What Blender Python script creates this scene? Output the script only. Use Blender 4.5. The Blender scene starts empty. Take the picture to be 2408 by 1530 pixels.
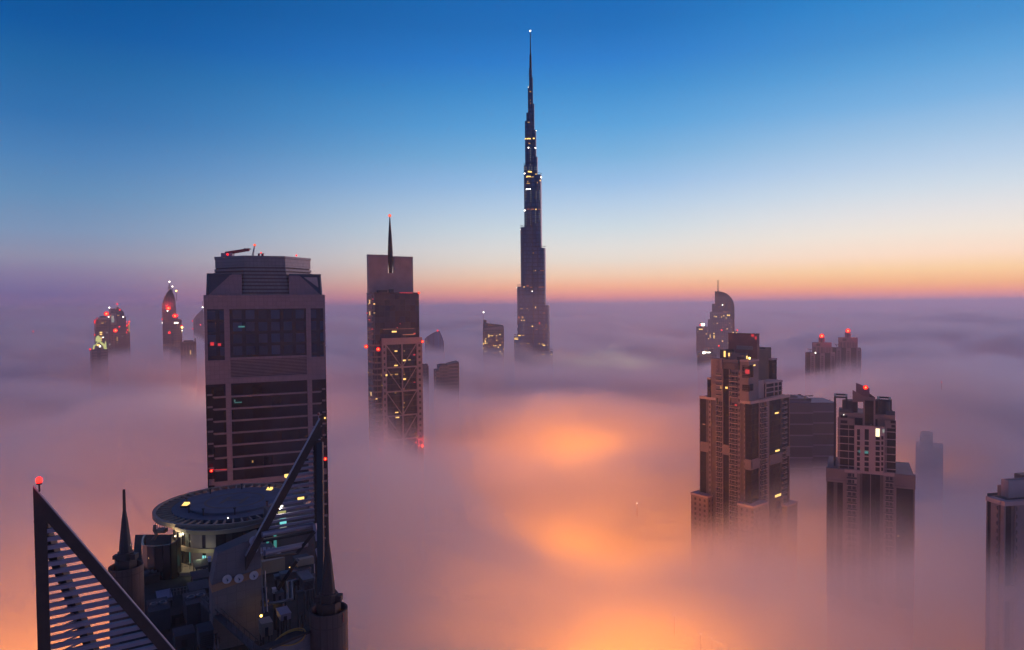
import bpy, bmesh, math, random
from mathutils import Vector, Matrix
R = math.radians
sc = bpy.context.scene
# ------------------------------------------------------------------ camera
CAM = Vector((0.0, 0.0, 300.0)); FP = 1605.33; PITCH = R(1.64); ROLL = 0.0097
_f = Vector((0, math.cos(PITCH), -math.sin(PITCH))); _r0 = Vector((1, 0, 0)); _u0 = _r0.cross(_f)
_r = _r0*math.cos(ROLL) - _u0*math.sin(ROLL); _u = _u0*math.cos(ROLL) + _r0*math.sin(ROLL)
cd = bpy.data.cameras.new('camera'); cam = bpy.data.objects.new('camera', cd); sc.collection.objects.link(cam)
cam.matrix_world = Matrix(((_r.x, _u.x, -_f.x, CAM.x), (_r.y, _u.y, -_f.y, CAM.y), (_r.z, _u.z, -_f.z, CAM.z), (0, 0, 0, 1)))
cd.lens = 24.0; cd.sensor_width = 36.0; cd.clip_start = 1.0; cd.clip_end = 200000.0
sc.camera = cam
def at(px, py, Y):
    """a point at depth Y, from the place where the photograph shows it"""
    d = _f + _r*((px-1204)/FP) + _u*((765-py)/FP)
    return CAM + d*(Y/d.y)

# ------------------------------------------------------------------ world
W = bpy.data.worlds.new("World"); sc.world = W; W.use_nodes = True
nt = W.node_tree; N = nt.nodes; L = nt.links; N.clear()
def node(t, **k):
    n = N.new(t)
    for a, b in k.items(): setattr(n, a, b)
    return n
def wmath(op, a, b=None, c=None, clamp=False):
    n = node('ShaderNodeMath', operation=op, use_clamp=clamp)
    for i, v in enumerate((a, b, c)):
        if v is None: continue
        if isinstance(v, (int, float)): n.inputs[i].default_value = v
        else: L.new(v, n.inputs[i])
    return n.outputs[0]
def srgb(r, g, b):
    f = lambda c: c/12.92/255 if c <= 10.3 else ((c/255+0.055)/1.055)**2.4
    return (f(r), f(g), f(b), 1)
def ramp(fac, stops, interp='LINEAR'):
    n = node('ShaderNodeValToRGB'); L.new(fac, n.inputs[0]); cr = n.color_ramp; cr.interpolation = interp
    while len(cr.elements) < len(stops): cr.elements.new(0.5)
    for e, (p, c) in zip(cr.elements, stops): e.position = p; e.color = c
    return n.outputs[0]
tc = node('ShaderNodeTexCoord'); sp = node('ShaderNodeSeparateXYZ'); L.new(tc.outputs['Generated'], sp.inputs[0])
# tangent of the elevation above the horizon, 0..1 over 0..0.5
hor = wmath('SQRT', wmath('ADD', wmath('MULTIPLY', sp.outputs[0], sp.outputs[0]), wmath('MULTIPLY', sp.outputs[1], sp.outputs[1])))
tan = wmath('DIVIDE', sp.outputs[2], wmath('MAXIMUM', hor, 0.001))
elev = wmath('MULTIPLY', tan, 2.0, clamp=True)
SUNAZ = R(48)    # the dawn glow is to the right of the view
az = wmath('DIVIDE', wmath('ADD', wmath('MULTIPLY', sp.outputs[0], math.sin(SUNAZ)), wmath('MULTIPLY', sp.outputs[1], math.cos(SUNAZ))), wmath('MAXIMUM', hor, 0.001))
def stops(rows):   # rows: (pixel row above the horizon, r, g, b)
    return [(min(1.0, 2*h/FP), srgb(r, g, b)) for h, r, g, b in rows]
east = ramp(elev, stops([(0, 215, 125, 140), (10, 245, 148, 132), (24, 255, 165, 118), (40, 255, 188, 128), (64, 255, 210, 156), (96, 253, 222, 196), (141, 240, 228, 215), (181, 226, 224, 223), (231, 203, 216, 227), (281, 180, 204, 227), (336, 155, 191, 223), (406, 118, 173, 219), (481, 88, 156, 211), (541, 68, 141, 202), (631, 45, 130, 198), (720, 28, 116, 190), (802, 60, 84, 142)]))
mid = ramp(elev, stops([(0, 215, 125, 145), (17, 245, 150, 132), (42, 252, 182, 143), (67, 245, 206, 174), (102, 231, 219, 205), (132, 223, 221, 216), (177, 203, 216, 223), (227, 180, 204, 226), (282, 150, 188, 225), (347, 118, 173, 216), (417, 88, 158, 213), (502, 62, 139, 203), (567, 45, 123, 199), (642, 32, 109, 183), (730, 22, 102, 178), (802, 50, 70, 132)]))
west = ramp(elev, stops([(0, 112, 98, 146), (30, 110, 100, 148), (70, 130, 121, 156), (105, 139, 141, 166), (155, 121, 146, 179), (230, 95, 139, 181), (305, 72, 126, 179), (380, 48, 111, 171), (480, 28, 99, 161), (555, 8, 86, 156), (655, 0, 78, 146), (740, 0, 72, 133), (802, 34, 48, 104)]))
f1 = node('ShaderNodeMapRange', interpolation_type='SMOOTHSTEP'); L.new(az, f1.inputs[0]); f1.inputs[1].default_value = 0.12; f1.inputs[2].default_value = 0.78
f2 = node('ShaderNodeMapRange', interpolation_type='SMOOTHSTEP'); L.new(az, f2.inputs[0]); f2.inputs[1].default_value = 0.76; f2.inputs[2].default_value = 0.98
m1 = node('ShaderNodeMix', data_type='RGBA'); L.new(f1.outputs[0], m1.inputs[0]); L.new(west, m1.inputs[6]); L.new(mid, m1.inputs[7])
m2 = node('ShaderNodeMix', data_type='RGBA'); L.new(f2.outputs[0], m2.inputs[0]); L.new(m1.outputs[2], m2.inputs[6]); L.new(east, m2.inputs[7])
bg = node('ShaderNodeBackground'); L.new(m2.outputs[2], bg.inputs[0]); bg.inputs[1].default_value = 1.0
wo = node('ShaderNodeOutputWorld'); L.new(bg.outputs[0], wo.inputs[0])
W.cycles.sampling_method = 'MANUAL'; W.cycles.sample_map_resolution = 512
sl = bpy.data.lights.new('dawn_glow_lamp', 'SUN'); sl.energy = 0.95; sl.color = (1.0, 0.60, 0.72); sl.angle = R(20)
so = bpy.data.objects.new('dawn_glow_lamp', sl); sc.collection.objects.link(so); so.location = (0, 0, 2000)
so.rotation_euler = Vector((math.sin(SUNAZ), math.cos(SUNAZ), math.tan(R(7)))).to_track_quat('Z', 'Y').to_euler()   # added lamp standing in for the horizon glow, low ahead to the right
sc.view_settings.view_transform = 'Standard'; sc.view_settings.look = 'None'; sc.view_settings.exposure = 0.1; sc.view_settings.gamma = 1.0
cy = sc.cycles
cy.max_bounces = 6; cy.diffuse_bounces = 2; cy.glossy_bounces = 2; cy.transmission_bounces = 2; cy.volume_bounces = 4; cy.transparent_max_bounces = 8
cy.use_denoising = True; cy.volume_max_steps = 256; cy.caustics_reflective = False; cy.caustics_refractive = False
cy.sample_clamp_indirect = 4.0; cy.use_adaptive_sampling = True; cy.adaptive_threshold = 0.02
FOGD=0.06; FOGSTEP=0.3; FOGY=7000
MISTD=1.4e-4; MISTC=(1.0,0.90,0.96,1)
HAZED=0.45e-5; HAZEC=(0.98,0.88,0.92,1)
BUMPS=[(1050,1200,890,130,110,16),(235,1200,1150,150,110,15),(420,1200,1230,130,130,15),(2190,1200,545,60,40,24),(1905,1200,500,60,50,10),(945,1200,470,60,40,28),(1000,1200,390,50,50,22),(1040,1200,310,40,50,14),(2214,899,700,150,150,34),(1730,1200,370,70,60,4),(2060,1200,312,70,36,15),(1364,1200,465,90,80,20),(1420,1200,240,70,40,8),(1500,1300,255,70,40,6),(1440,1200,370,70,90,-20),(1230,1200,350,45,60,-12),(1150,1200,430,50,50,-10)]
O=(1.0,0.31,0.02); PK=(1.0,0.31,0.10)
# warm city light under the fog: (photo column, depth, height, watts, radius, colour); radius over 100: a lit district
LAMPS=[(1400,0,400,50,.15e6,35,O),(1290,0,410,72,.25e6,35,O),(1540,0,640,80,.4e6,35,O),(1130,0,420,72,.2e6,35,O),(1560,0,380,70,.3e6,35,O),(230,0,560,85,1.3e6,40,PK),(380,0,420,80,.5e6,35,PK),(60,0,400,85,.9e6,35,PK),(-60,0,700,85,1.2e6,40,PK),(180,0,330,95,.5e6,40,O),(-60,0,190,75,3.5e6,30,O),(60,0,150,60,1e6,25,O),(330,0,300,75,.7e6,30,O),(463,0,850,160,2e4,10,(1,.85,.6)),(1360,0,1370,120,6e5,150,(.85,1,.5)),(1250,0,300,80,.08e6,30,O),
(1450,0,470,100,.8e5,120,O),(1180,0,400,96,.9e5,60,O),(1330,0,330,96,.7e5,55,O),(1400,0,375,98,1.1e5,75,O),(1600,0,310,92,.7e5,60,O),(1640,0,640,105,4e5,150,O),(1250,0,640,105,3e5,130,PK),(1450,0,300,85,.35e5,70,O),(1720,0,330,90,1.1e5,60,O),(1600,0,400,95,1.2e5,80,O),(1200,0,330,90,.9e5,60,O),(1900,0,260,90,1.3e5,70,O),(2250,0,280,90,.8e5,60,O),(150,0,430,105,5e5,110,PK),(300,0,620,105,6e5,130,PK),(0,0,260,100,3e5,60,O),
(1000,0,900,60,1.6e6,260,PK),(1700,0,900,60,1.6e6,260,PK),(2300,0,900,60,1.2e6,260,PK),(300,0,900,60,2e6,260,PK),
(1300,0,1700,90,.4e7,550,PK),(2200,0,1700,90,.4e7,500,PK),(400,0,1900,90,.3e7,500,PK),(1700,0,2900,100,0.9e7,900,PK),(700,0,3000,100,0.7e7,900,PK),(2500,0,3300,100,.9e7,900,PK),(1300,0,4800,100,1.6e7,1200,PK),(2300,0,5200,100,1.6e7,1200,PK)]
rnd=random.Random(11)
for _i in range(34):
    _Y=rnd.uniform(300,1150); _px=rnd.uniform(0,2400)
    if _px>1750 and _Y<520: continue
    LAMPS.append((_px,0,_Y,rnd.uniform(75,115),rnd.uniform(.06,.25)*1e6*(_Y/500),rnd.uniform(18,35),O if _Y<700 else PK))
for _i in range(34):
    _Y=rnd.uniform(230,720); _px=rnd.uniform(1050,1900) if _i%3 else rnd.uniform(-100,480)
    LAMPS.append((_px,0,_Y,rnd.uniform(88,112),rnd.uniform(.03,.13)*1e6*(_Y/500),rnd.uniform(10,20),O))
LAMPS=[(a,b,c,d+(14 if c<1300 else 0),e*(1.08 if c<1300 else 0.8),f,g) for a,b,c,d,e,f,g in LAMPS]
# ------------------------------------------------------------------ fog, mist, haze
def newmat(name):
    m = bpy.data.materials.new(name); m.use_nodes = True; m.node_tree.nodes.clear()
    return m, m.node_tree
def boxobj(name, a, b, mat):
    me = bpy.data.meshes.new(name); x0, y0, z0 = a; x1, y1, z1 = b
    v = [(x, y, z) for x in (x0, x1) for y in (y0, y1) for z in (z0, z1)]
    me.from_pydata(v, [], [(0,1,3,2), (4,6,7,5), (0,4,5,1), (2,3,7,6), (0,2,6,4), (1,5,7,3)]); me.materials.append(mat)
    o = bpy.data.objects.new(name, me); sc.collection.objects.link(o); return o
def volmat(name, dens, col, aniso=0.0):
    m, t = newmat(name); v = t.nodes.new('ShaderNodeVolumePrincipled'); o = t.nodes.new('ShaderNodeOutputMaterial')
    v.inputs['Color'].default_value = col; v.inputs['Density'].default_value = dens; v.inputs['Anisotropy'].default_value = aniso
    t.links.new(v.outputs[0], o.inputs['Volume']); return m, t, v
def V(t, op, a, b=None, c=None, clamp=False):
    n = t.nodes.new('ShaderNodeMath'); n.operation = op; n.use_clamp = clamp
    for i, v in enumerate((a, b, c)):
        if v is None: continue
        if isinstance(v, (int, float)): n.inputs[i].default_value = v
        else: t.links.new(v, n.inputs[i])
    return n.outputs[0]
fm, t, fv = volmat('fog', 0.0, (0.98, 0.93, 0.90, 1), 0.2)
tcn = t.nodes.new('ShaderNodeTexCoord'); spx = t.nodes.new('ShaderNodeSeparateXYZ'); t.links.new(tcn.outputs['Object'], spx.inputs[0])
def noise2(scale, detail, rot=0.0, stretch=(1, 1), rough=0.5, dist=0.0):
    mp = t.nodes.new('ShaderNodeMapping'); t.links.new(tcn.outputs['Object'], mp.inputs[0])
    mp.inputs['Rotation'].default_value = (0, 0, rot); mp.inputs['Scale'].default_value = (stretch[0]/scale, stretch[1]/scale, 0)
    n = t.nodes.new('ShaderNodeTexNoise'); n.noise_dimensions = '2D'; t.links.new(mp.outputs[0], n.inputs['Vector'])
    n.inputs['Scale'].default_value = 1; n.inputs['Detail'].default_value = detail; n.inputs['Roughness'].default_value = rough; n.inputs['Distortion'].default_value = dist
    return V(t, 'SUBTRACT', n.outputs['Fac'], 0.5)
h = V(t, 'MULTIPLY_ADD', noise2(1100, 1), 60.0, 190.0)
far_amp = t.nodes.new('ShaderNodeMapRange'); far_amp.interpolation_type = 'SMOOTHSTEP'; t.links.new(spx.outputs[1], far_amp.inputs[0]); far_amp.inputs[1].default_value = 1100; far_amp.inputs[2].default_value = 2600; far_amp.inputs[3].default_value = 100.0; far_amp.inputs[4].default_value = 210.0
h = V(t, 'MULTIPLY_ADD', noise2(430, 4, rot=0.25, stretch=(0.75, 1.25), rough=0.55, dist=1.1), far_amp.outputs[0], h)
h = V(t, 'MULTIPLY_ADD', noise2(130, 2, rot=-0.4, stretch=(0.7, 1.2), dist=0.9), 60.0, h)
rise = t.nodes.new('ShaderNodeMapRange'); t.links.new(spx.outputs[1], rise.inputs[0]); rise.inputs[1].default_value = 400; rise.inputs[2].default_value = 1000; rise.inputs[4].default_value = 16.0; h = V(t, 'ADD', h, rise.outputs[0])
def bump(px, py, Y, rx, ry, amp):
    global h
    c = at(px, py, Y)
    a = V(t, 'DIVIDE', V(t, 'SUBTRACT', spx.outputs[0], c.x), rx); b = V(t, 'DIVIDE', V(t, 'SUBTRACT', spx.outputs[1], c.y), ry)
    d = V(t, 'ADD', V(t, 'MULTIPLY', a, a), V(t, 'MULTIPLY', b, b))
    g = V(t, 'EXPONENT', V(t, 'MULTIPLY', d, -1.0)); h = V(t, 'MULTIPLY_ADD', g, amp, h)
for b_ in BUMPS: bump(*b_)
q = V(t, 'DIVIDE', V(t, 'SUBTRACT', h, spx.outputs[2]), 24.0, clamp=True)
q = V(t, 'MULTIPLY', q, q)
low = t.nodes.new('ShaderNodeMapRange'); low.interpolation_type = 'SMOOTHSTEP'; t.links.new(spx.outputs[2], low.inputs[0]); low.inputs[1].default_value = 30; low.inputs[2].default_value = 130; low.inputs[3].default_value = 0.12
q = V(t, 'MULTIPLY', q, low.outputs[0])
mp3 = t.nodes.new('ShaderNodeMapping'); t.links.new(tcn.outputs['Object'], mp3.inputs[0]); mp3.inputs['Scale'].default_value = (1/150, 1/230, 1/60)
n3 = t.nodes.new('ShaderNodeTexNoise'); t.links.new(mp3.outputs[0], n3.inputs['Vector']); n3.inputs['Scale'].default_value = 1; n3.inputs['Detail'].default_value = 1.5
w3 = t.nodes.new('ShaderNodeMapRange'); t.links.new(n3.outputs['Fac'], w3.inputs[0]); w3.inputs[1].default_value = 0.35; w3.inputs[2].default_value = 0.65; w3.inputs[3].default_value = 0.25; w3.inputs[4].default_value = 1.6
q = V(t, 'MULTIPLY', q, w3.outputs[0])
t.links.new(V(t, 'MULTIPLY', q, FOGD), fv.inputs['Density'])
fm.cycles.volume_step_rate = FOGSTEP; fm.cycles.volume_sampling = 'MULTIPLE_IMPORTANCE'
fog = boxobj('fog', (-4500, 30, 1.0), (4500, FOGY, 255), fm); fog['kind'] = 'stuff'
mm, _, _v = volmat('mist', MISTD, MISTC, 0.3); mist = boxobj('mist', (-26000, -300, -2), (26000, 50000, 314), mm); mist['kind'] = 'stuff'
m2_, _, _v = volmat('thin_mist', 5e-5, MISTC, 0.3); mist2 = boxobj('thin_mist', (-27000, -350, -2.2), (27000, 52000, 385), m2_); mist2['kind'] = 'stuff'
hm, _, _v = volmat('haze', HAZED, HAZEC, 0.5); haze = boxobj('haze', (-30000, -400, -3), (30000, 60000, 850), hm); haze['kind'] = 'stuff'
gm, t2 = newmat('ground'); d_ = t2.nodes.new('ShaderNodeBsdfDiffuse'); o_ = t2.nodes.new('ShaderNodeOutputMaterial'); t2.links.new(d_.outputs[0], o_.inputs[0]); d_.inputs[0].default_value = (0.12, 0.1, 0.09, 1)
gd = boxobj('ground', (-30000, -500, -2.5), (30000, 60000, 0), gm); gd['kind'] = 'structure'
for px, py, Y, z, Pw, rad, col in LAMPS:
    p = at(px, py, Y); l = bpy.data.lights.new('city_glow', 'AREA' if rad > 45 else 'POINT'); l.energy = Pw; l.color = col
    if rad > 45: l.shape = 'DISK'; l.size = 2*rad
    else: l.shadow_soft_size = rad
    o = bpy.data.objects.new('city_glow', l); o.location = (p.x, p.y, z); sc.collection.objects.link(o)
    if rad > 45: o.rotation_euler = (math.pi, 0, 0)
# ------------------------------------------------------------------ materials
def pm(name, col, rough=0.7, metal=0.0, noise=0.0, nscale=0.3, emit=None, es=0.0, spec=0.5):
    m, t = newmat(name); b = t.nodes.new('ShaderNodeBsdfPrincipled'); o = t.nodes.new('ShaderNodeOutputMaterial'); t.links.new(b.outputs[0], o.inputs[0])
    b.inputs['Base Color'].default_value = (*col, 1); b.inputs['Roughness'].default_value = rough; b.inputs['Metallic'].default_value = metal
    b.inputs['Specular IOR Level'].default_value = spec
    if noise:
        tcn = t.nodes.new('ShaderNodeTexCoord'); n = t.nodes.new('ShaderNodeTexNoise'); t.links.new(tcn.outputs['Object'], n.inputs[0]); n.inputs['Scale'].default_value = nscale; n.inputs['Detail'].default_value = 5
        mr = t.nodes.new('ShaderNodeMapRange'); t.links.new(n.outputs['Fac'], mr.inputs[0]); mr.inputs[1].default_value = 0.3; mr.inputs[2].default_value = 0.7; mr.inputs[3].default_value = 1-noise; mr.inputs[4].default_value = 1+noise
        vm = t.nodes.new('ShaderNodeVectorMath'); vm.operation = 'SCALE'; vm.inputs[0].default_value = col; t.links.new(mr.outputs[0], vm.inputs['Scale']); t.links.new(vm.outputs[0], b.inputs['Base Color'])
    if emit:
        b.inputs['Emission Color'].default_value = (*emit, 1); b.inputs['Emission Strength'].default_value = es
    return m
def emat(name, col, s):
    m = pm(name, (0.1, 0.1, 0.1), 0.5, emit=col, es=s); m.cycles.emission_sampling = 'NONE'; return m
def facade(name, wall, glass, fh=3.6, bw=3.0, fz=0.4, fx=0.3, lit=0.0, litcol=(1.0, 0.62, 0.2), ls=3.0, grough=0.15, wrough=0.8, var=0.25, gmetal=0.0, z0=0.0, gv=(0.5, 1.7), spec=0.5):
    """storeys and window bays: wall where the storey fraction < fz or the bay fraction < fx, glass elsewhere"""
    m, t = newmat(name); b = t.nodes.new('ShaderNodeBsdfPrincipled'); o = t.nodes.new('ShaderNodeOutputMaterial'); t.links.new(b.outputs[0], o.inputs[0])
    b.inputs['Specular IOR Level'].default_value = spec
    tcn = t.nodes.new('ShaderNodeTexCoord'); s = t.nodes.new('ShaderNodeSeparateXYZ'); t.links.new(tcn.outputs['Object'], s.inputs[0])
    ge = t.nodes.new('ShaderNodeNewGeometry')
    zz = V(t, 'DIVIDE', V(t, 'ADD', s.outputs[2], z0), fh); xx = V(t, 'DIVIDE', V(t, 'ADD', s.outputs[0], s.outputs[1]), bw)
    mz = V(t, 'GREATER_THAN', V(t, 'FRACT', zz), fz); mx = V(t, 'GREATER_THAN', V(t, 'FRACT', xx), fx)
    win = V(t, 'MULTIPLY', mz, mx)
    sn = t.nodes.new('ShaderNodeSeparateXYZ'); t.links.new(ge.outputs['Normal'], sn.inputs[0])
    side = V(t, 'LESS_THAN', V(t, 'ABSOLUTE', sn.outputs[2]), 0.5); win = V(t, 'MULTIPLY', win, side)
    cb = t.nodes.new('ShaderNodeCombineXYZ'); t.links.new(V(t, 'FLOOR', zz), cb.inputs[0]); t.links.new(V(t, 'FLOOR', xx), cb.inputs[1])
    wn = t.nodes.new('ShaderNodeTexWhiteNoise'); wn.noise_dimensions = '2D'; t.links.new(cb.outputs[0], wn.inputs[0])
    n = t.nodes.new('ShaderNodeTexNoise'); t.links.new(tcn.outputs['Object'], n.inputs[0]); n.inputs['Scale'].default_value = 0.08; n.inputs['Detail'].default_value = 6
    def scaled(col, fac, lo, hi):
        mr = t.nodes.new('ShaderNodeMapRange'); t.links.new(fac, mr.inputs[0]); mr.inputs[3].default_value = lo; mr.inputs[4].default_value = hi
        vm = t.nodes.new('ShaderNodeVectorMath'); vm.operation = 'SCALE'; vm.inputs[0].default_value = col; t.links.new(mr.outputs[0], vm.inputs['Scale']); return vm.outputs[0]
    mix = t.nodes.new('ShaderNodeMix'); mix.data_type = 'RGBA'; t.links.new(win, mix.inputs[0])
    t.links.new(scaled(wall, n.outputs['Fac'], 1-var*1.4, 1+var*1.4), mix.inputs[6]); t.links.new(scaled(glass, wn.outputs['Value'], *gv), mix.inputs[7])
    t.links.new(mix.outputs[2], b.inputs['Base Color'])
    mr = t.nodes.new('ShaderNodeMapRange'); t.links.new(win, mr.inputs[0]); mr.inputs[3].default_value = wrough; mr.inputs[4].default_value = grough; t.links.new(mr.outputs[0], b.inputs['Roughness'])
    if gmetal: t.links.new(V(t, 'MULTIPLY', win, gmetal), b.inputs['Metallic'])
    if lit:
        b.inputs['Emission Color'].default_value = (*litcol, 1)
        on = V(t, 'MULTIPLY', V(t, 'GREATER_THAN', wn.outputs['Value'], 1-lit), win)
        t.links.new(V(t, 'MULTIPLY', on, ls), b.inputs['Emission Strength'])
        m.cycles.emission_sampling = 'NONE'
    return m
M = {}
M['stone'] = facade('pink_stone_cladding', (0.165, 0.118, 0.14), (0.22, 0.155, 0.18), fh=1.55, bw=1.55, fz=0.07, fx=0.07, var=0.12, grough=0.6, wrough=0.6, gv=(0.93, 1.07))
M['stone_plain'] = pm('smooth_stone', (0.225, 0.16, 0.18), 0.6, noise=0.12, nscale=0.4)
M['louvre'] = facade('ventilation_louvre', (0.3, 0.22, 0.2), (0.05, 0.04, 0.045), fh=0.62, bw=400, fz=0.5, fx=0, wrough=0.5, grough=0.6)
M['glass'] = facade('dark_window_glass', (0.012, 0.013, 0.018), (0.006, 0.010, 0.018), fh=4.45, bw=3.3, fz=0.02, fx=0.03, grough=0.06, wrough=0.15, spec=0.25)
M['glass_pane'] = facade('tall_window_glass', (0.010, 0.011, 0.015), (0.012, 0.032, 0.065), fh=4.4, bw=4.4, fz=0.25, fx=0.3, grough=0.05, wrough=0.12)
M['blue_metal'] = pm('blue_metal_frame', (0.025, 0.05, 0.085), 0.4, 0.3)
M['grey_panel'] = facade('crown_cladding', (0.10, 0.095, 0.11), (0.20, 0.18, 0.19), fh=1.3, bw=1.3, fz=0.07, fx=0.05, grough=0.45, wrough=0.6, gv=(0.92, 1.08))
M['white_frame'] = pm('white_concrete_frame', (0.27, 0.19, 0.19), 0.6, noise=0.08, nscale=0.15)
M['white_metal'] = pm('painted_metal', (0.34, 0.29, 0.31), 0.45, noise=0.06)
M['concrete'] = pm('tower_concrete', (0.22, 0.155, 0.155), 0.8, noise=0.15, nscale=0.12)
M['concrete_dark'] = pm('dark_render', (0.10, 0.07, 0.065), 0.75, noise=0.2, nscale=0.15)
M['concrete_light'] = pm('pale_render', (0.44, 0.30, 0.285), 0.75, noise=0.12, nscale=0.12)
M['tglass'] = facade('curtain_wall_glass', (0.02, 0.014, 0.014), (0.010, 0.008, 0.009), fh=3.3, bw=1.6, fz=0.06, fx=0.07, grough=0.1, wrough=0.4, spec=0.1)
M['podium'] = facade('podium_cladding', (0.24, 0.165, 0.155), (0.03, 0.022, 0.022), fh=3.14, bw=3.4, fz=0.5, fx=0.62, grough=0.3)
M['rail'] = pm('balcony_railing_glass', (0.06, 0.06, 0.065), 0.2)
M['black'] = pm('dark_opening', (0.012, 0.010, 0.011), 0.4)
M['dark_metal'] = pm('dark_metal', (0.035, 0.03, 0.032), 0.45, 0.3)
M['brown_metal'] = pm('brown_painted_steel', (0.05, 0.024, 0.017), 0.6, 0.0, noise=0.15, nscale=1.0)
M['lavender'] = pm('pale_grey_aluminium', (0.30, 0.25, 0.30), 0.4, 0.3)
M['deck'] = pm('roof_deck', (0.022, 0.020, 0.020), 0.85, noise=0.3, nscale=0.5)
M['grey_paint'] = pm('grey_roof_paint', (0.055, 0.052, 0.056), 0.8, noise=0.2, nscale=0.3)
M['duct'] = pm('galvanised_duct', (0.15, 0.14, 0.15), 0.5, 0.3, noise=0.15, nscale=1.0)
M['beige'] = pm('beige_coping', (0.30, 0.22, 0.16), 0.6, noise=0.08)
M['wallbeige'] = facade('beige_wall_panels', (0.13, 0.10, 0.10), (0.19, 0.145, 0.145), fh=1.2, bw=1.8, fz=0.03, fx=0.03, grough=0.7, gv=(0.95, 1.05))
M['white'] = pm('white_plastic', (0.55, 0.48, 0.52), 0.5)
M['yellow'] = pm('yellow_hose_rubber', (0.45, 0.22, 0.03), 0.5)
M['drumstone'] = facade('brown_stone_drum', (0.07, 0.038, 0.03), (0.10, 0.052, 0.04), fh=6, bw=0.9, fz=0.02, fx=0.12, grough=0.6, gv=(0.9, 1.1))
M['red_lamp'] = emat('red_beacon_light', (1.0, 0.012, 0.012), 1.9)
M['red_hot'] = emat('bright_red_beacon_light', (1.0, 0.022, 0.014), 3.2)
M['white_lamp'] = emat('white_lamp_light', (1.0, 0.92, 0.75), 6.0)
M['yellow_lamp'] = emat('warm_window_light', (1.0, 0.62, 0.16), 1.6)
M['yellow_bright'] = emat('bright_yellow_lamp_light', (1.0, 0.62, 0.12), 8.0)
M['yellow_soft'] = emat('dim_warm_window_light', (1.0, 0.55, 0.12), 0.5)
M['orange_soft'] = emat('dim_orange_window_light', (1.0, 0.30, 0.10), 0.35)
M['red_soft'] = emat('painted_red_reflection', (1.0, 0.03, 0.03), 0.6)  # red beacon light reflected on walls and panes, painted as glow
M['cyan_soft'] = emat('cool_office_light', (0.10, 0.55, 0.50), 0.35)
M['cyan_room'] = emat('turquoise_room_light', (0.20, 0.75, 0.75), 0.9)
M['green_glow'] = emat('self_glowing_green_stone', (0.75, 0.80, 0.25), 0.7)  # floodlight on the stone drawn as the stone's own glow
M['pale_lamp'] = emat('pale_dot_light', (0.85, 0.90, 0.75), 0.28)
M['red_core'] = emat('red_lamp_filament', (1.0, 0.30, 0.10), 9.0)
def lens():  # glowing see-through shell added for a lamp's red halo
    m, t = newmat('red_halo_shell'); a = t.nodes.new('ShaderNodeBsdfTransparent'); a.inputs[0].default_value = (1, 0.35, 0.3, 1); e = t.nodes.new('ShaderNodeEmission'); e.inputs[0].default_value = (1, 0.012, 0.01, 1); e.inputs[1].default_value = 2.0
    x = t.nodes.new('ShaderNodeMixShader'); x.inputs[0].default_value = 0.45; o = t.nodes.new('ShaderNodeOutputMaterial'); t.links.new(a.outputs[0], x.inputs[1]); t.links.new(e.outputs[0], x.inputs[2]); t.links.new(x.outputs[0], o.inputs[0]); m.cycles.emission_sampling = 'NONE'; return m
M['red_halo'] = lens()
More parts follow.
